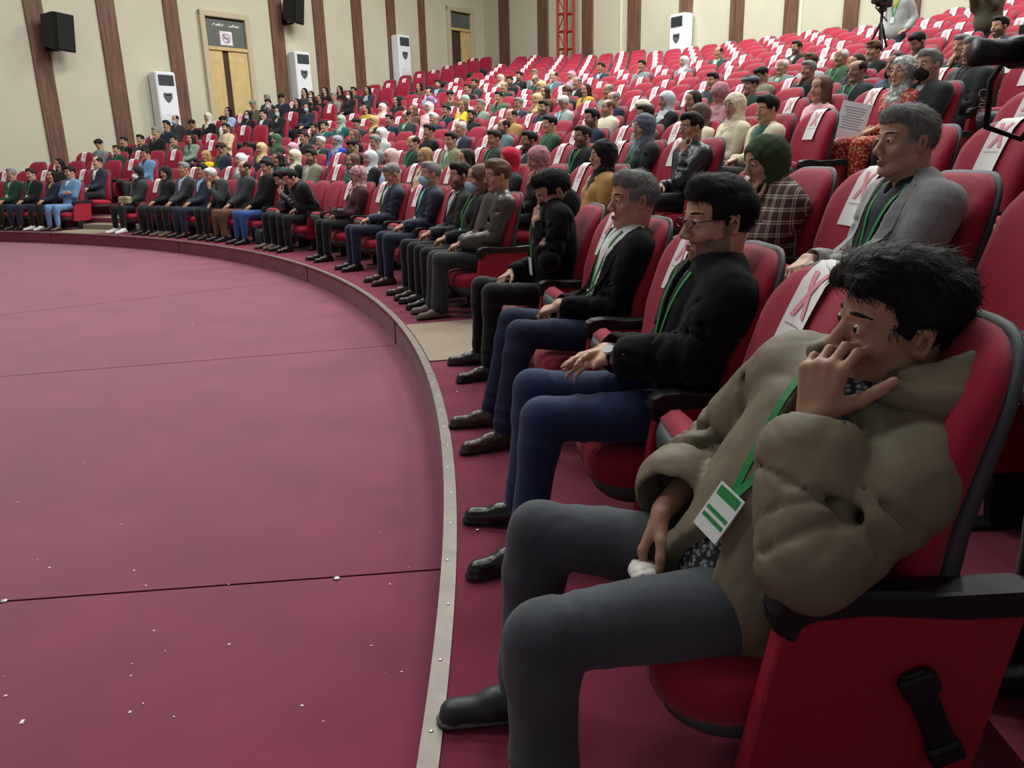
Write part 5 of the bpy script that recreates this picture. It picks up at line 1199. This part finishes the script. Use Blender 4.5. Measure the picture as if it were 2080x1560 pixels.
ST['maskm'] = dict(o=dict(belly=.02, pitch=2), kind='M', gar='su', ex='ul', hairc='gr', skin=.3, top='navy', shirt='lblue', leg='navy', m_shoe=m_shoebr, label='person in navy suit and pale blue shirt wearing a blue mask, first row')
ST['navy'] = dict(o=dict(pitch=-26, kx=.10), kind='M', gar='su', ex='l', hairc='gr', skin=.3, top='navy', shirt='lgrey', leg='navy', label='person in navy suit looking down at folded hands, first row')
ST['hijabmaroon'] = dict(o=dict(w=.95, belly=.02, bust=1), kind='H', gar='co', ex='g', hairc='dk', skin=.25, top='maroon', shirt='blk', leg='blk', m_scarf=m_scarfrose, label='person in maroon coat and rose patterned headscarf holding a dark bag')
ST['blackhair'] = dict(o=dict(w=.93, lean=-22, head=(-.02, .23, 1.03), pitch=-24, thick=.01, bulk=1.15, fold=1.5, closed=1), kind='M', gar='co', ex='', hairc='bk', skin=.2, top='blk', leg='blk', label='person in black puffer jacket bent forward, first row')
ST['facehand'] = dict(o=dict(w=.93, lean=-10, head=(.0, .14, 1.02), pitch=-25, pose=1, ps=-1, closed=1), kind='M', gar='co', ex='', hairc='bk', skin=.2, m_top=m_lblk, top='blk', leg='blk', m_shoe=m_shoet, label='person in black leather coat covering the face with one hand')
ST['man527'] = dict(o=dict(belly=.04, w=1.06, pitch=-6, thick=.008, closed=1), kind='M', gar='co', ex='', hairc='bk', skin=.4, m_top=m_wool, leg='blue', label='person in black coat and blue jeans with hands clasped')
ST['man482'] = dict(o=dict(pitch=-4, belly=.02, closed=1), kind='B', gar='co', ex='b', hairc='dk', skin=.25, top='char', leg='brown', label='person in charcoal coat and brown trousers, first row')
ST['old'] = dict(o=dict(lean=-8, head=(0, .13, 1.06), pose=1, ps=-1, pitch=-14), kind='M', gar='co', ex='', hairc='wh', skin=.3, top='char', m_shirt=mat('scarf_lime', (150, 180, 70), .8), leg='blk', m_shoe=m_shoebr, label='person in charcoal coat and lime scarf, chin on fist')
ST['suit'] = dict(o=dict(pitch=0), kind='M', gar='su', ex='g', hairc='bk', skin=.3, top='navy', shirt='lblue', leg='navy', label='person in navy suit and glasses, hands folded, first row')
ST['greym'] = dict(o=dict(pitch=0), kind='M', gar='su', ex='', hairc='gr', skin=.3, top='char', shirt='lblue', leg='blk', m_shoe=m_shoet, label='person in charcoal jacket and pale blue shirt, first row')
ST['hij'] = dict(o=dict(w=.9, yaw=10, pitch=-6), kind='H', gar='co', ex='', hairc='bk', skin=.25, top='blk', shirt='blk', leg='blk', scarf='blk', label='person in black coat and black headscarf, first row')
ST['hijmask'] = dict(o=dict(w=.92), kind='H', gar='co', ex='w', hairc='bk', skin=.25, top='char', m_shirt=m_white, leg='blk', scarf='blk', m_shoe=m_shoew, m_sole=m_shoew, label='person in black headscarf and white mask with white trainers')
ST['denim'] = dict(o=dict(pose=2, yaw=-4, pitch=-4), kind='M', gar='co', ex='', hairc='bk', skin=.35, top='denim', m_shirt=m_white, leg='denim', m_shoe=m_shoebr, label='person in pale denim jacket and jeans with arms crossed')
ST['w92'] = dict(o=dict(w=.88), kind='W', gar='co', ex='', hairc='bk', skin=.25, top='navy', m_shirt=mat('scarf_yellow', (190, 160, 40), .8), leg='blk', m_shoe=m_shoew, label='person in navy jacket with a yellow scarf and pale shoes')
ST['m60'] = dict(o=dict(), kind='M', gar='co', ex='l', hairc='dk', skin=.3, top='blk', shirt='char', leg='navy', label='person in black jacket with a white badge, first row')
ST['m20'] = dict(o=dict(belly=.02), kind='M', gar='co', ex='gl', hairc='gr', skin=.3, top='dgreen', shirt='lgrey', leg='blk', label='person in dark green jacket and glasses at the far first row')
ST['greysuit'] = dict(o=dict(pelvis=(0, -.05, .46), lean=6, tl=.462, head=(0, -.045, 1.085), yaw=4, pitch=1, belly=.03, w=1.04, vee=.085, veed=.42, hv=.6, thick=.004, mouth=.0006,
   armR=dict(w=(.06, .26, .66)), armL=dict(w=(-.06, .25, .65))), kind='M', gar='su', ex='l', hairc='gr', skin=.28, m_top=m_greyst, m_shirt=mat('shirt_navy', (34, 40, 56), .7, var=.05), leg='navy', label='person in light grey blazer and dark navy shirt, second row')
ST['plaid'] = dict(o=dict(w=.98, lean=2, tl=.395, head=(-.01, -.01, 1.01), yaw=6, pitch=-10, thick=.015, closed=1, bust=1, pose=1, ps=-1, tucked=1, fold=.8), kind='H', gar='co', ex='l', hairc='bk', skin=.25, m_top=m_plaid, top='maroon', leg='blk', m_scarf=mat('scarf_moss', (58, 74, 46), .9, bump=.3, bscale=300, var=.1), label='person in brown plaid coat and moss green headscarf, fist at mouth')
ST['tan'] = dict(o=dict(w=.92, bust=1, pitch=0), kind='H', gar='co', ex='', hairc='bk', skin=.25, top='tan', shirt='blk', leg='blk', scarf='blk', label='person in tan jacket and black headscarf, second row')
ST['pinkhij'] = dict(o=dict(w=.92, pose=1, ps=-1, pitch=-10, lean=2), kind='H', gar='co', ex='', hairc='bk', skin=.25, top='blk', shirt='blk', leg='blk', scarf='rose', label='person in black coat and dusty rose headscarf, hand over mouth')
ST['redhij'] = dict(o=dict(w=.92), kind='H', gar='co', ex='', hairc='bk', skin=.2, top='char', shirt='blk', leg='blk', scarf='red', label='person in charcoal coat and bright red headscarf')
ST['leatherblk'] = dict(o=dict(pose=1, ps=-1, lean=4, yaw=2, pitch=-4, thick=.006), kind='M', gar='co', ex='', hairc='bk', skin=.35, m_top=m_lblk, shirt='blk', leg='blk', label='person in black leather jacket and scarf, fist under chin')
ST['bluehij'] = dict(o=dict(w=.95, bust=1, pitch=-2), kind='H', gar='co', ex='l', hairc='bk', skin=.22, top='char', shirt='char', leg='blk', scarf='slate', label='person in slate blue headscarf, dark coat and green lanyard, third row')
ST['reddress'] = dict(o=dict(w=.95, bust=1, yaw=8, pitch=2, pelvis=(0, .0, .475), lean=4, leg=1.3), kind='H', gar='sw', ex='', hairc='bk', skin=.15, m_top=m_redgold, top='red', m_leg=m_redgold, m_scarf=m_scarfsilver, label='person in red and gold embroidered dress with silver headscarf')
ST['bangs'] = dict(o=dict(w=.9, pitch=-6, thick=.01, vee=.10, veed=.40, hv=2.0), kind='M', gar='co', ex='l', hairc='bk', skin=.15, top='cream', shirt='teal', leg='char', label='person in teal turtleneck and cream coat with green lanyard')
ST['pinkw'] = dict(o=dict(w=.9, bust=1, pitch=0), kind='W', gar='sw', ex='', hairc='br', skin=.2, top='pink', leg='char', label='person in plain pink jumper, fifth row')
ST['edge'] = dict(o=dict(pelvis=(0, -.05, .455), lean=4, armR=dict(w=(.27, .44, .70), hand=dict(d=(-.3, .8, -.5), n=(-.2, -.4, -.9)))), kind='M', gar='co', ex='', hairc='bk', skin=.35, top='dgreen', shirt='blk', leg='blk', label='person in dark green coat reaching a hand to the seat in front')
rngp = random.Random(11)
def lod_of(P, w): return 'A' if P['name'] in ('m1', 'm2', 'm3', 'greysuit', 'hood') else ('B' if (w < 7.8 or (P['row'] == 0 and w < 12.5)) else 'C')
GARW = {'sw': 'jumper', 'su': 'suit', 'co': 'jacket', 'vest': 'vest'}
POSEW = {0: '', 1: 'hand at chin', 2: 'arms crossed', 3: 'looking down'}
persons = []
def make_person(P):
    k = P['row']; r = RSEAT+PITCH*k+P.get('dr', 0); pos = polar(r, P['th'], rowz(k)); w = proj((pos[0], pos[1], pos[2]+1))[2]; lod = lod_of(P, w); S = ST.get(P['name'])
    root = empty('person', pos, P['th']+PI/2); seed = rngp.randint(0, 9999)
    if S:
        D = dict(S); o = dict(S['o']); ex, kind, gar = S['ex'], S['kind'], S['gar']
        if 'head' not in o: o['tl'] = o.get('tl', .508)+P['dz']*.85
        if k == 0: o['feet'] = 1
        if lod == 'B' and 'ps' not in o: o['ps'] = -1
        parts, J = person_meshes(o, kind, gar, lod, seed, ex); D.setdefault('top', 'blk'); D.setdefault('shirt', 'white'); D.setdefault('leg', 'blk'); D.setdefault('scarf', 'blk'); label = S['label']; P['J'] = J
    else:
        kind, gar, ex, pose = P['kind'], P['gar'], P['ex'], P['pose']; fem = kind in 'WH'
        D = dict(ex=ex, hairc=P['hair'] if P['hair'] in HAIR else 'dk', scarf=P['hair'], top=P['top'], shirt=rngp.choice(['white', 'lblue', 'lgrey'] if gar == 'su' else ['char', 'blk', 'lgrey', 'dgreen', 'navy']), leg=rngp.choice(['blk', 'char', 'navy', 'char']), skin=rngp.choice([.15, .22, .3, .38, .45]))
        if lod == 'B':
            o = dict(pose=pose, ps=rngp.choice([1, -1, -1]), yaw=rngp.uniform(-6, 14), pitch=-30 if pose == 3 else rngp.uniform(-9, 3), roll=rngp.uniform(-4, 4), w=.92 if fem else rngp.uniform(.96, 1.04), belly=rngp.uniform(0, .03), bust=int(fem), tl=.508+P['dz']*.85, lean=rngp.uniform(6, 14))
            parts, J = person_meshes(o, kind, gar, lod, seed, ex)
        else:
            var = seed % 2 if (kind in 'MW' and pose == 0 and len(ex) < 2) else 0; key = (kind, gar, ''.join(sorted(ex)), pose, fem, var)
            if key not in _cache:
                o = dict(pose=pose, ps=-1 if var else 1, yaw=8 if var else -2, pitch=-30 if pose == 3 else (-7 if var else -2), w=.92 if fem else 1.0, bust=int(fem), lean=11, hl=-.04*var)
                _cache[key] = person_meshes(o, kind, gar, lod, seed, ex)[0]
            parts = _cache[key]; root.scale = (1, 1, max(.9, min(1.08, (1.25+P['dz'])/1.25))); root.rotation_euler.z += math.radians(rngp.uniform(-7, 7))
        bits = ['person in %s %s' % (WORD[P['top']], GARW[gar])]
        if kind == 'H': bits[0] += ' and %s headscarf' % WORD[P['hair']]
        if kind == 'C': bits[0] += ' and %s flat cap' % WORD[P['hair']]
        if kind == 'K': bits[0] += ' and %s knitted cap' % WORD[P['hair']]
        if 'g' in ex: bits.append('glasses')
        for q, wd in (('u', 'blue mask'), ('w', 'white mask'), ('x', 'black mask')):
            if q in ex: bits.append(wd)
        if 'l' in ex: bits.append('green lanyard')
        if POSEW[pose]: bits.append(POSEW[pose])
        label = ', '.join(bits)+', %s row' % rowword(k)
    for kk in ('ex', 'hairc', 'skin'): D.setdefault(kk, '')
    dress(root, parts, D); root['label'] = label; root['category'] = 'person'; root['group'] = 'audience members'
    P['root'] = root; persons.append((P, root)); return root
import time as _t
_t0 = _t.time()
for P in sorted(PEOPLE, key=lambda P: P['row']): make_person(P)
print('people built', len(persons), round(_t.time()-_t0, 1), 's', 'templates', len(_cache))
# ------------------------------------------------------------------ things people hold, bags, paper, tripod, standing people
def loc2w(P, v):
    r = RSEAT+PITCH*P['row']+P.get('dr', 0); p = polar(r, P['th'], rowz(P['row'])); a = P['th']+PI/2
    return np.array([p[0]+v[0]*math.cos(a)-v[1]*math.sin(a), p[1]+v[0]*math.sin(a)+v[1]*math.cos(a), p[2]+v[2]])
def blob(name, F, m, loc=(0, 0, 0), rz=0, parent=None):
    V, Q = F.mesh(1); return link(name, mesh_np(name, V, Q, [m]), parent, loc, rz)
# crumpled tissue in the hand of the person in the parka
J1 = NEARP['m1'].get('J')
if J1:
    h = J1['hand']['R']; c = J1['wrR']+nrm(h['d'])*.125+nrm(h['n'])*.015+v3(-.05, .0, .012)
    F = Field(.0035); F.u(ell((0, 0, 0), (.042, .032, .018)), .01); F.u(ell((.030, -.014, -.006), (.028, .026, .014)), .01); F.u(cone((-.03, .01, .01), (.03, .015, .004), .009, .006), .01)
    w1 = waves(3, 150, 6); F.disp = [lambda P: f32(.006)*(np.maximum(0, .5-np.abs(w1(P)))-.2)]
    o = blob('paper_tissue', F, mat('tissue', (226, 224, 218), .9, var=.03), loc2w(NEARP['m1'], c), NEARP['m1']['th']+PI/2); tag(o, 'crumpled white tissue pinched in a hand over grey jeans', 'tissue')
    mb = MB(); d = nrm(h['d']); kb = J1['wrR']+d*.105; mb.tube([kb+.0115*(np.cross(d, nrm(h['n']))*math.cos(t)+nrm(h['n'])*math.sin(t)) for t in np.linspace(0, 2*PI, 13)], .0016, 5, caps=False); mb.obj('finger_ring', mat('silver', (190, 190, 188), .25, metal=1), NEARP['m1']['root'], smooth=True)
J2 = NEARP['m2'].get('J')
if J2:
    e, w = J2['elL'], J2['wrL']; ax = nrm(w-e); a = nrm(np.cross(ax, (0, 0, 1))); b = np.cross(a, ax); mb = MB()
    mb.tube([w+ax*.004+.030*(a*math.cos(t)+b*math.sin(t)) for t in np.linspace(0, 2*PI, 17)], .006, 6, caps=False); wt = mb.obj('wristwatch', mat('strap_black', (30, 30, 30), .5), NEARP['m2']['root'], smooth=True)
    mb = MB(); u = nrm(-a*.55+v3(0, 0, 1)); u = nrm(u-ax*(u@ax)); s_ = np.cross(ax, u); cc = w+ax*.004+u*.034; ringp = [[cc+u*dz+.019*(ax*math.cos(t)+s_*math.sin(t)) for t in np.linspace(0, 2*PI, 17)[:-1]] for dz in (-.004, .005)]; mb.loft(ringp); mb.obj('watch_face', mat('watch_face', (222, 226, 224), .2, metal=.2), wt)
# end panel hinge and cap on the nearest seat
s0 = next((s for s in SEATS if s['P'] is NEARP['m1']), None)
if s0 and 'obj' in s0:
    mb = MB(); a = math.radians(24); R = np.array([[1, 0, 0], [0, math.cos(a), math.sin(a)], [0, -math.sin(a), math.cos(a)]]); c = v3(-AX-.033, -.155, .33)
    mb.box(c, (.010, .024, .10), R, bev=.005); mb.box(c+R@v3(-.006, 0, .075), (.012, .032, .022), R, bev=.005); mb.box(c+R@v3(-.006, 0, -.075), (.012, .030, .020), R, bev=.005); mb.obj('tablet_hinge', m_black, s0['obj'])
    mb = MB(); mb.ball((-AX-.026, .045, .205), (.008, .017, .017), 10, 7); mb.obj('panel_cap', mat('cap_grey', (120, 112, 104), .5), s0['obj'], smooth=True)
# bags
def bag(P, v, size, col, label, strap=True, rz=0, kind='bag'):
    x, y, z = size; F = Field(.009); F.u(rbox((0, 0, z/2), (x/2, y/2, z/2), None, min(size)*.3), .01); w1 = waves(hash(label) % 99, 40, 6); F.disp = [lambda Q: f32(.006)*w1(Q)]
    root = empty('handbag', loc2w(P, v), P['th']+PI/2+rz); tag(root, label, kind); m = mat('bag_'+str(col), col, .42, bump=.3, bscale=90, var=.1, spec=.45)
    V, Q = F.mesh(1); link('bag_body', mesh_np('bag_body', V, Q, [m]), root)
    if strap:
        for s in (-.25, .25):
            mb = MB(); mb.tube([(-x*.35, s*y, z*.9), (-x*.3, s*y*2.5, z*1.15), (x*.1, s*y*3, z*1.2), (x*.35, s*y, z*.9)], .006, 6); mb.obj('bag_strap', m, root, smooth=True)
    mb = MB(); mb.tube([(-x*.4, -y*.2, z*.97), (x*.4, -y*.2, z*.97)], .003, 5); mb.obj('zip', mat('zip_metal', (150, 150, 150), .35, metal=.8), root)
bag(NEARP['hijabmaroon'], (.0, .18, .535), (.26, .14, .12), (36, 38, 42), 'dark leather handbag on the lap below the rose headscarf', rz=.2)
bag(NEARP['facehand'], (-.05, .16, .535), (.24, .15, .17), (32, 38, 42), 'black shiny backpack held on a lap in the first row')
bag(NEARP['hijmask'], (.0, .20, .53), (.30, .13, .15), (150, 134, 108), 'beige cloth bag on the lap above white trainers', strap=False)
bag(NEARP['man527'], (-.30, .20, .0), (.16, .20, .24), (40, 58, 56), 'dark green bag standing on the floor by blue jeans', rz=.3)
# white programme sheet leaning by the empty fifth row seat
p = at_radius(1730, 247, RSEAT+PITCH*4-.30); Fv = nrm(np.array([p[0], p[1], 0])); R = rotm(math.degrees(math.atan2(Fv[1], Fv[0]))-90, -12, 14)
mb = MB(); mb.box((0, 0, 0), (.125, .0015, .165)); o = mb.obj('programme_sheet', mat('programme_paper', (230, 230, 234), .8, var=.01)); o.matrix_world = Matrix.Translation(p)@Matrix(R.tolist()).to_4x4(); tag(o, 'white printed page propped up beside the red and gold dress', 'paper')
for j in range(9):
    mb = MB(); mb.box((-.005+.004*(j % 3), -.002, .115-.022*j), (.092-.008*(j % 4), .0006, .0035)); mb.obj('printed_line', mat('line_grey', (150, 150, 158), .8), o)
# video camera on a tripod
k = 10; p = at_radius(1793, 16, RSEAT+PITCH*k-.3); base = polar(RSEAT+PITCH*k-.30, theta_of(p), rowz(k)); tri = empty('video_tripod', base, theta_of(p)+PI/2); tag(tri, 'black video camera on a tripod between the rows', 'camera')
mb = MB(); mb.tube([(0, 0, .75), (0, 0, 1.36)], .022, 8); mb.box((0, 0, 1.36), (.05, .05, .035), bev=.01); mb.obj('centre_column', m_black, tri)
for a in (.4, 2.5, 4.6):
    mb = MB(); mb.tube([(0, 0, 1.18), (.28*math.cos(a), .28*math.sin(a), .55), (.46*math.cos(a), .46*math.sin(a), .02)], [.018, .015, .012], 6); mb.obj('tripod_leg', m_black, tri)
mb = MB(); mb.box((0, -.02, 1.46), (.055, .15, .06), bev=.015); mb.tube([(0, .12, 1.47), (0, .24, 1.47)], .045, 10); vc = mb.obj('camera_body', m_black, tri)
mb = MB(); mb.tube([(0, -.12, 1.52), (0, -.05, 1.58), (0, .08, 1.58), (0, .12, 1.53)], .012, 6); mb.obj('carry_handle', m_black, vc); mb = MB(); mb.box((-.11, .02, 1.50), (.05, .006, .035)); mb.obj('flip_screen', m_black, vc); mb = MB(); mb.tube([(.06, .1, 1.40), (.12, -.30, 1.22)], .010, 6); mb.obj('pan_bar', m_black, vc)
# people on their feet
def stander(px, py, top, name_opts, kind, gar, ex, look, label, row=None, dy=-.30, rot=0, lod='C'):
    k, d, p = find_row(px, py, top)
    if row is not None: k = row; p = at_radius(px, py, RSEAT+PITCH*k+dy)
    o = dict(pelvis=(0, 0, .93), lean=2, tl=.50, knR=(.10, .02, .50), knL=(-.10, .02, .50), anR=(.11, -.01, .085), anL=(-.11, -.01, .085)); o.update(name_opts)
    parts, J = person_meshes(o, kind, gar, lod, 77, ex); root = empty('person', polar(RSEAT+PITCH*k+dy, theta_of(p), rowz(k)), theta_of(p)+PI/2+rot); D = dict(top='blk', shirt='white', leg='char', scarf='blk', hairc='bk', skin=.3, ex=ex); D.update(look)
    dress(root, parts, D); tag(root, label, 'person', 'people on their feet'); return root, J, k
stander(1828, -3, 1.72, dict(armR=dict(w=(.24, .10, .95)), armL=dict(w=(-.24, .08, .92)), yaw=20), 'M', 'co', 'gbl', dict(top='lgrey', shirt='mustard', leg='denimd'), 'person standing in grey jacket over mustard shirt behind the video tripod', dy=-.25, row=11)
r2, J, k2 = stander(2018, -42, 1.72, dict(armR=dict(w=(.07, .28, 1.30), hand=dict(d=(-.5, .3, .5), n=(-.2, -.8, .3))), armL=dict(w=(-.07, .28, 1.30), hand=dict(d=(.5, .3, .5), n=(.2, -.8, .3))), thick=.01), 'M', 'co', '', dict(top='olive', shirt='char', leg='blk'), 'person standing in olive jacket holding up a phone', dy=-.28, row=10)
mb = MB(); c = (J['wrR']+J['wrL'])/2+v3(0, .06, .06); mb.box(c, (.075, .006, .038), rotm(0, 20), bev=.004); a = r2.rotation_euler.z; o = mb.obj('smartphone', m_black, None, loc=tuple(r2.location)); o.rotation_euler = (0, 0, a); tag(o, 'black phone held up by the standing person in olive', 'phone')
# operator at the picture edge with a stills camera
r3, J, k3 = stander(2345, 20, 1.72, dict(armR=dict(w=(.06, .30, 1.09), hand=dict(d=(-.3, .7, .4), n=(-.7, -.4, .2))), armL=dict(w=(-.08, .30, 1.07), hand=dict(d=(.3, .7, .3), n=(.5, -.2, .8))), lean=-3), 'M', 'co', '', dict(m_top=m_wool, shirt='blk', leg='blk'), 'person standing in black coat raising a stills camera', row=2, dy=-.33, lod='B')
cm = empty('stills_camera', tuple(r3.location)); cm.rotation_euler = r3.rotation_euler; tag(cm, 'black stills camera with zoom lens and neck strap', 'camera')
c = (J['wrR']+J['wrL'])/2+v3(0.0, .09, .06); mb = MB(); mb.box(c, (.072, .035, .048), bev=.012); mb.box(c+v3(0, -.005, .06), (.03, .03, .022), bev=.01); mb.obj('camera_body', m_black, cm)
mb = MB(); mb.tube([c+v3(0, .03, -.005), c+v3(0, .12, -.005), c+v3(0, .17, -.005)], [.036, .038, .041], 14); mb.obj('zoom_lens', m_black, cm, smooth=True)
mb = MB(); mb.tube([c+v3(.07, 0, .03), c+v3(.115, .03, -.08), c+v3(.12, .02, -.22), c+v3(.09, -.08, -.26), c+v3(.07, -.2, -.1), J['N']+v3(.05, 0, .0)], .011, 5); st = mb.obj('neck_strap', m_black, cm, smooth=True)
cu = bpy.data.curves.new('strap_lettering', 'FONT'); cu.body = 'Canon'; cu.size = .038; cu.extrude = .0006; cu.align_x = 'CENTER'
t = bpy.data.objects.new('strap_lettering', cu); COL.objects.link(t); bpy.context.view_layer.update(); dg = bpy.context.evaluated_depsgraph_get(); me = bpy.data.meshes.new_from_object(t.evaluated_get(dg)); bpy.data.objects.remove(t); me.materials.clear(); me.materials.append(mat('strap_print', (206, 200, 190), .7))
t = link('strap_lettering', me, st); t.matrix_local = Matrix.Translation(c+v3(.130, .028, -.15))@Matrix(np.stack([v3(0, .1, -1), nrm(v3(.5, .85, .1)), nrm(v3(.85, -.5, -.05))], 1).tolist()).to_4x4()

# ------------------------------------------------------------------ labels of seats and sheets from who sits there or beside
def short(P, n=3):
    t = P['root']['label'][len('person in '):] if P['root']['label'].startswith('person in ') else P['root']['label']
    for cut in (',', ' with ', ' and ', ' at ', ' bent', ' gesturing', ' looking', ' reaching', ' holding', ' covering', ' beside', ' over ', ' wearing'): t = t.split(cut)[0]
    w = t.split(); return ' '.join(w[-n:])
byrow = {}
for s in SEATS: byrow.setdefault(s['row'], []).append(s)
for k, L in byrow.items():
    L.sort(key=lambda s: s['th']); rw = rowword(k)
    for i, s in enumerate(L):
        def occ_of(j): return L[j]['P'] if 0 <= j < len(L) and L[j]['P'] is not None and abs(L[j]['th']-s['th'])*RSEAT < 1.0 and 'root' in L[j]['P'] else None
        a, b = occ_of(i-1), occ_of(i+1); where = None
        if a and b: where = 'between %s and %s' % (short(a, 2), short(b, 2))
        elif a or b: where = 'beside the %s' % short(a or b)
        if 'obj' in s:
            if s['P'] is not None and 'root' in s['P']:
                extra = s['P']['root']['label'].split(); s['obj']['label'] = 'red seat under the %s, %s row' % (' '.join(extra[:8]).rstrip(',').replace('person in ', ''), rw)
            elif where: s['obj']['label'] = 'empty red seat %s %s, %s row' % ('marked X' if s['x'] else 'without a sheet', where, rw)
        if s.get('sheet') is not None and where: s['sheet']['label'] = 'white X sheet on the seat %s, %s row' % (where, rw)

for P in PEOPLE:                              # green print on the nearer badges
    if P['name'] in ('m1', 'm2', 'm3', 'greysuit'):
        for ch in list(P['root'].children):
            if ch.name.startswith('name_badge'):
                me = ch.data; V = np.array([v.co[:] for v in me.vertices]); c = V.mean(0); A = P['J']; R = np.stack([A['sr'], A['sf'], A['su']], 1)
                for dz, hz in ((.036, .010), (-.004, .004), (-.020, .004)):
                    mb = MB(); mb.box(c+R@v3(0, .0025, dz), (.030, .0006, hz), R); mb.obj('badge_print', m_green, ch)
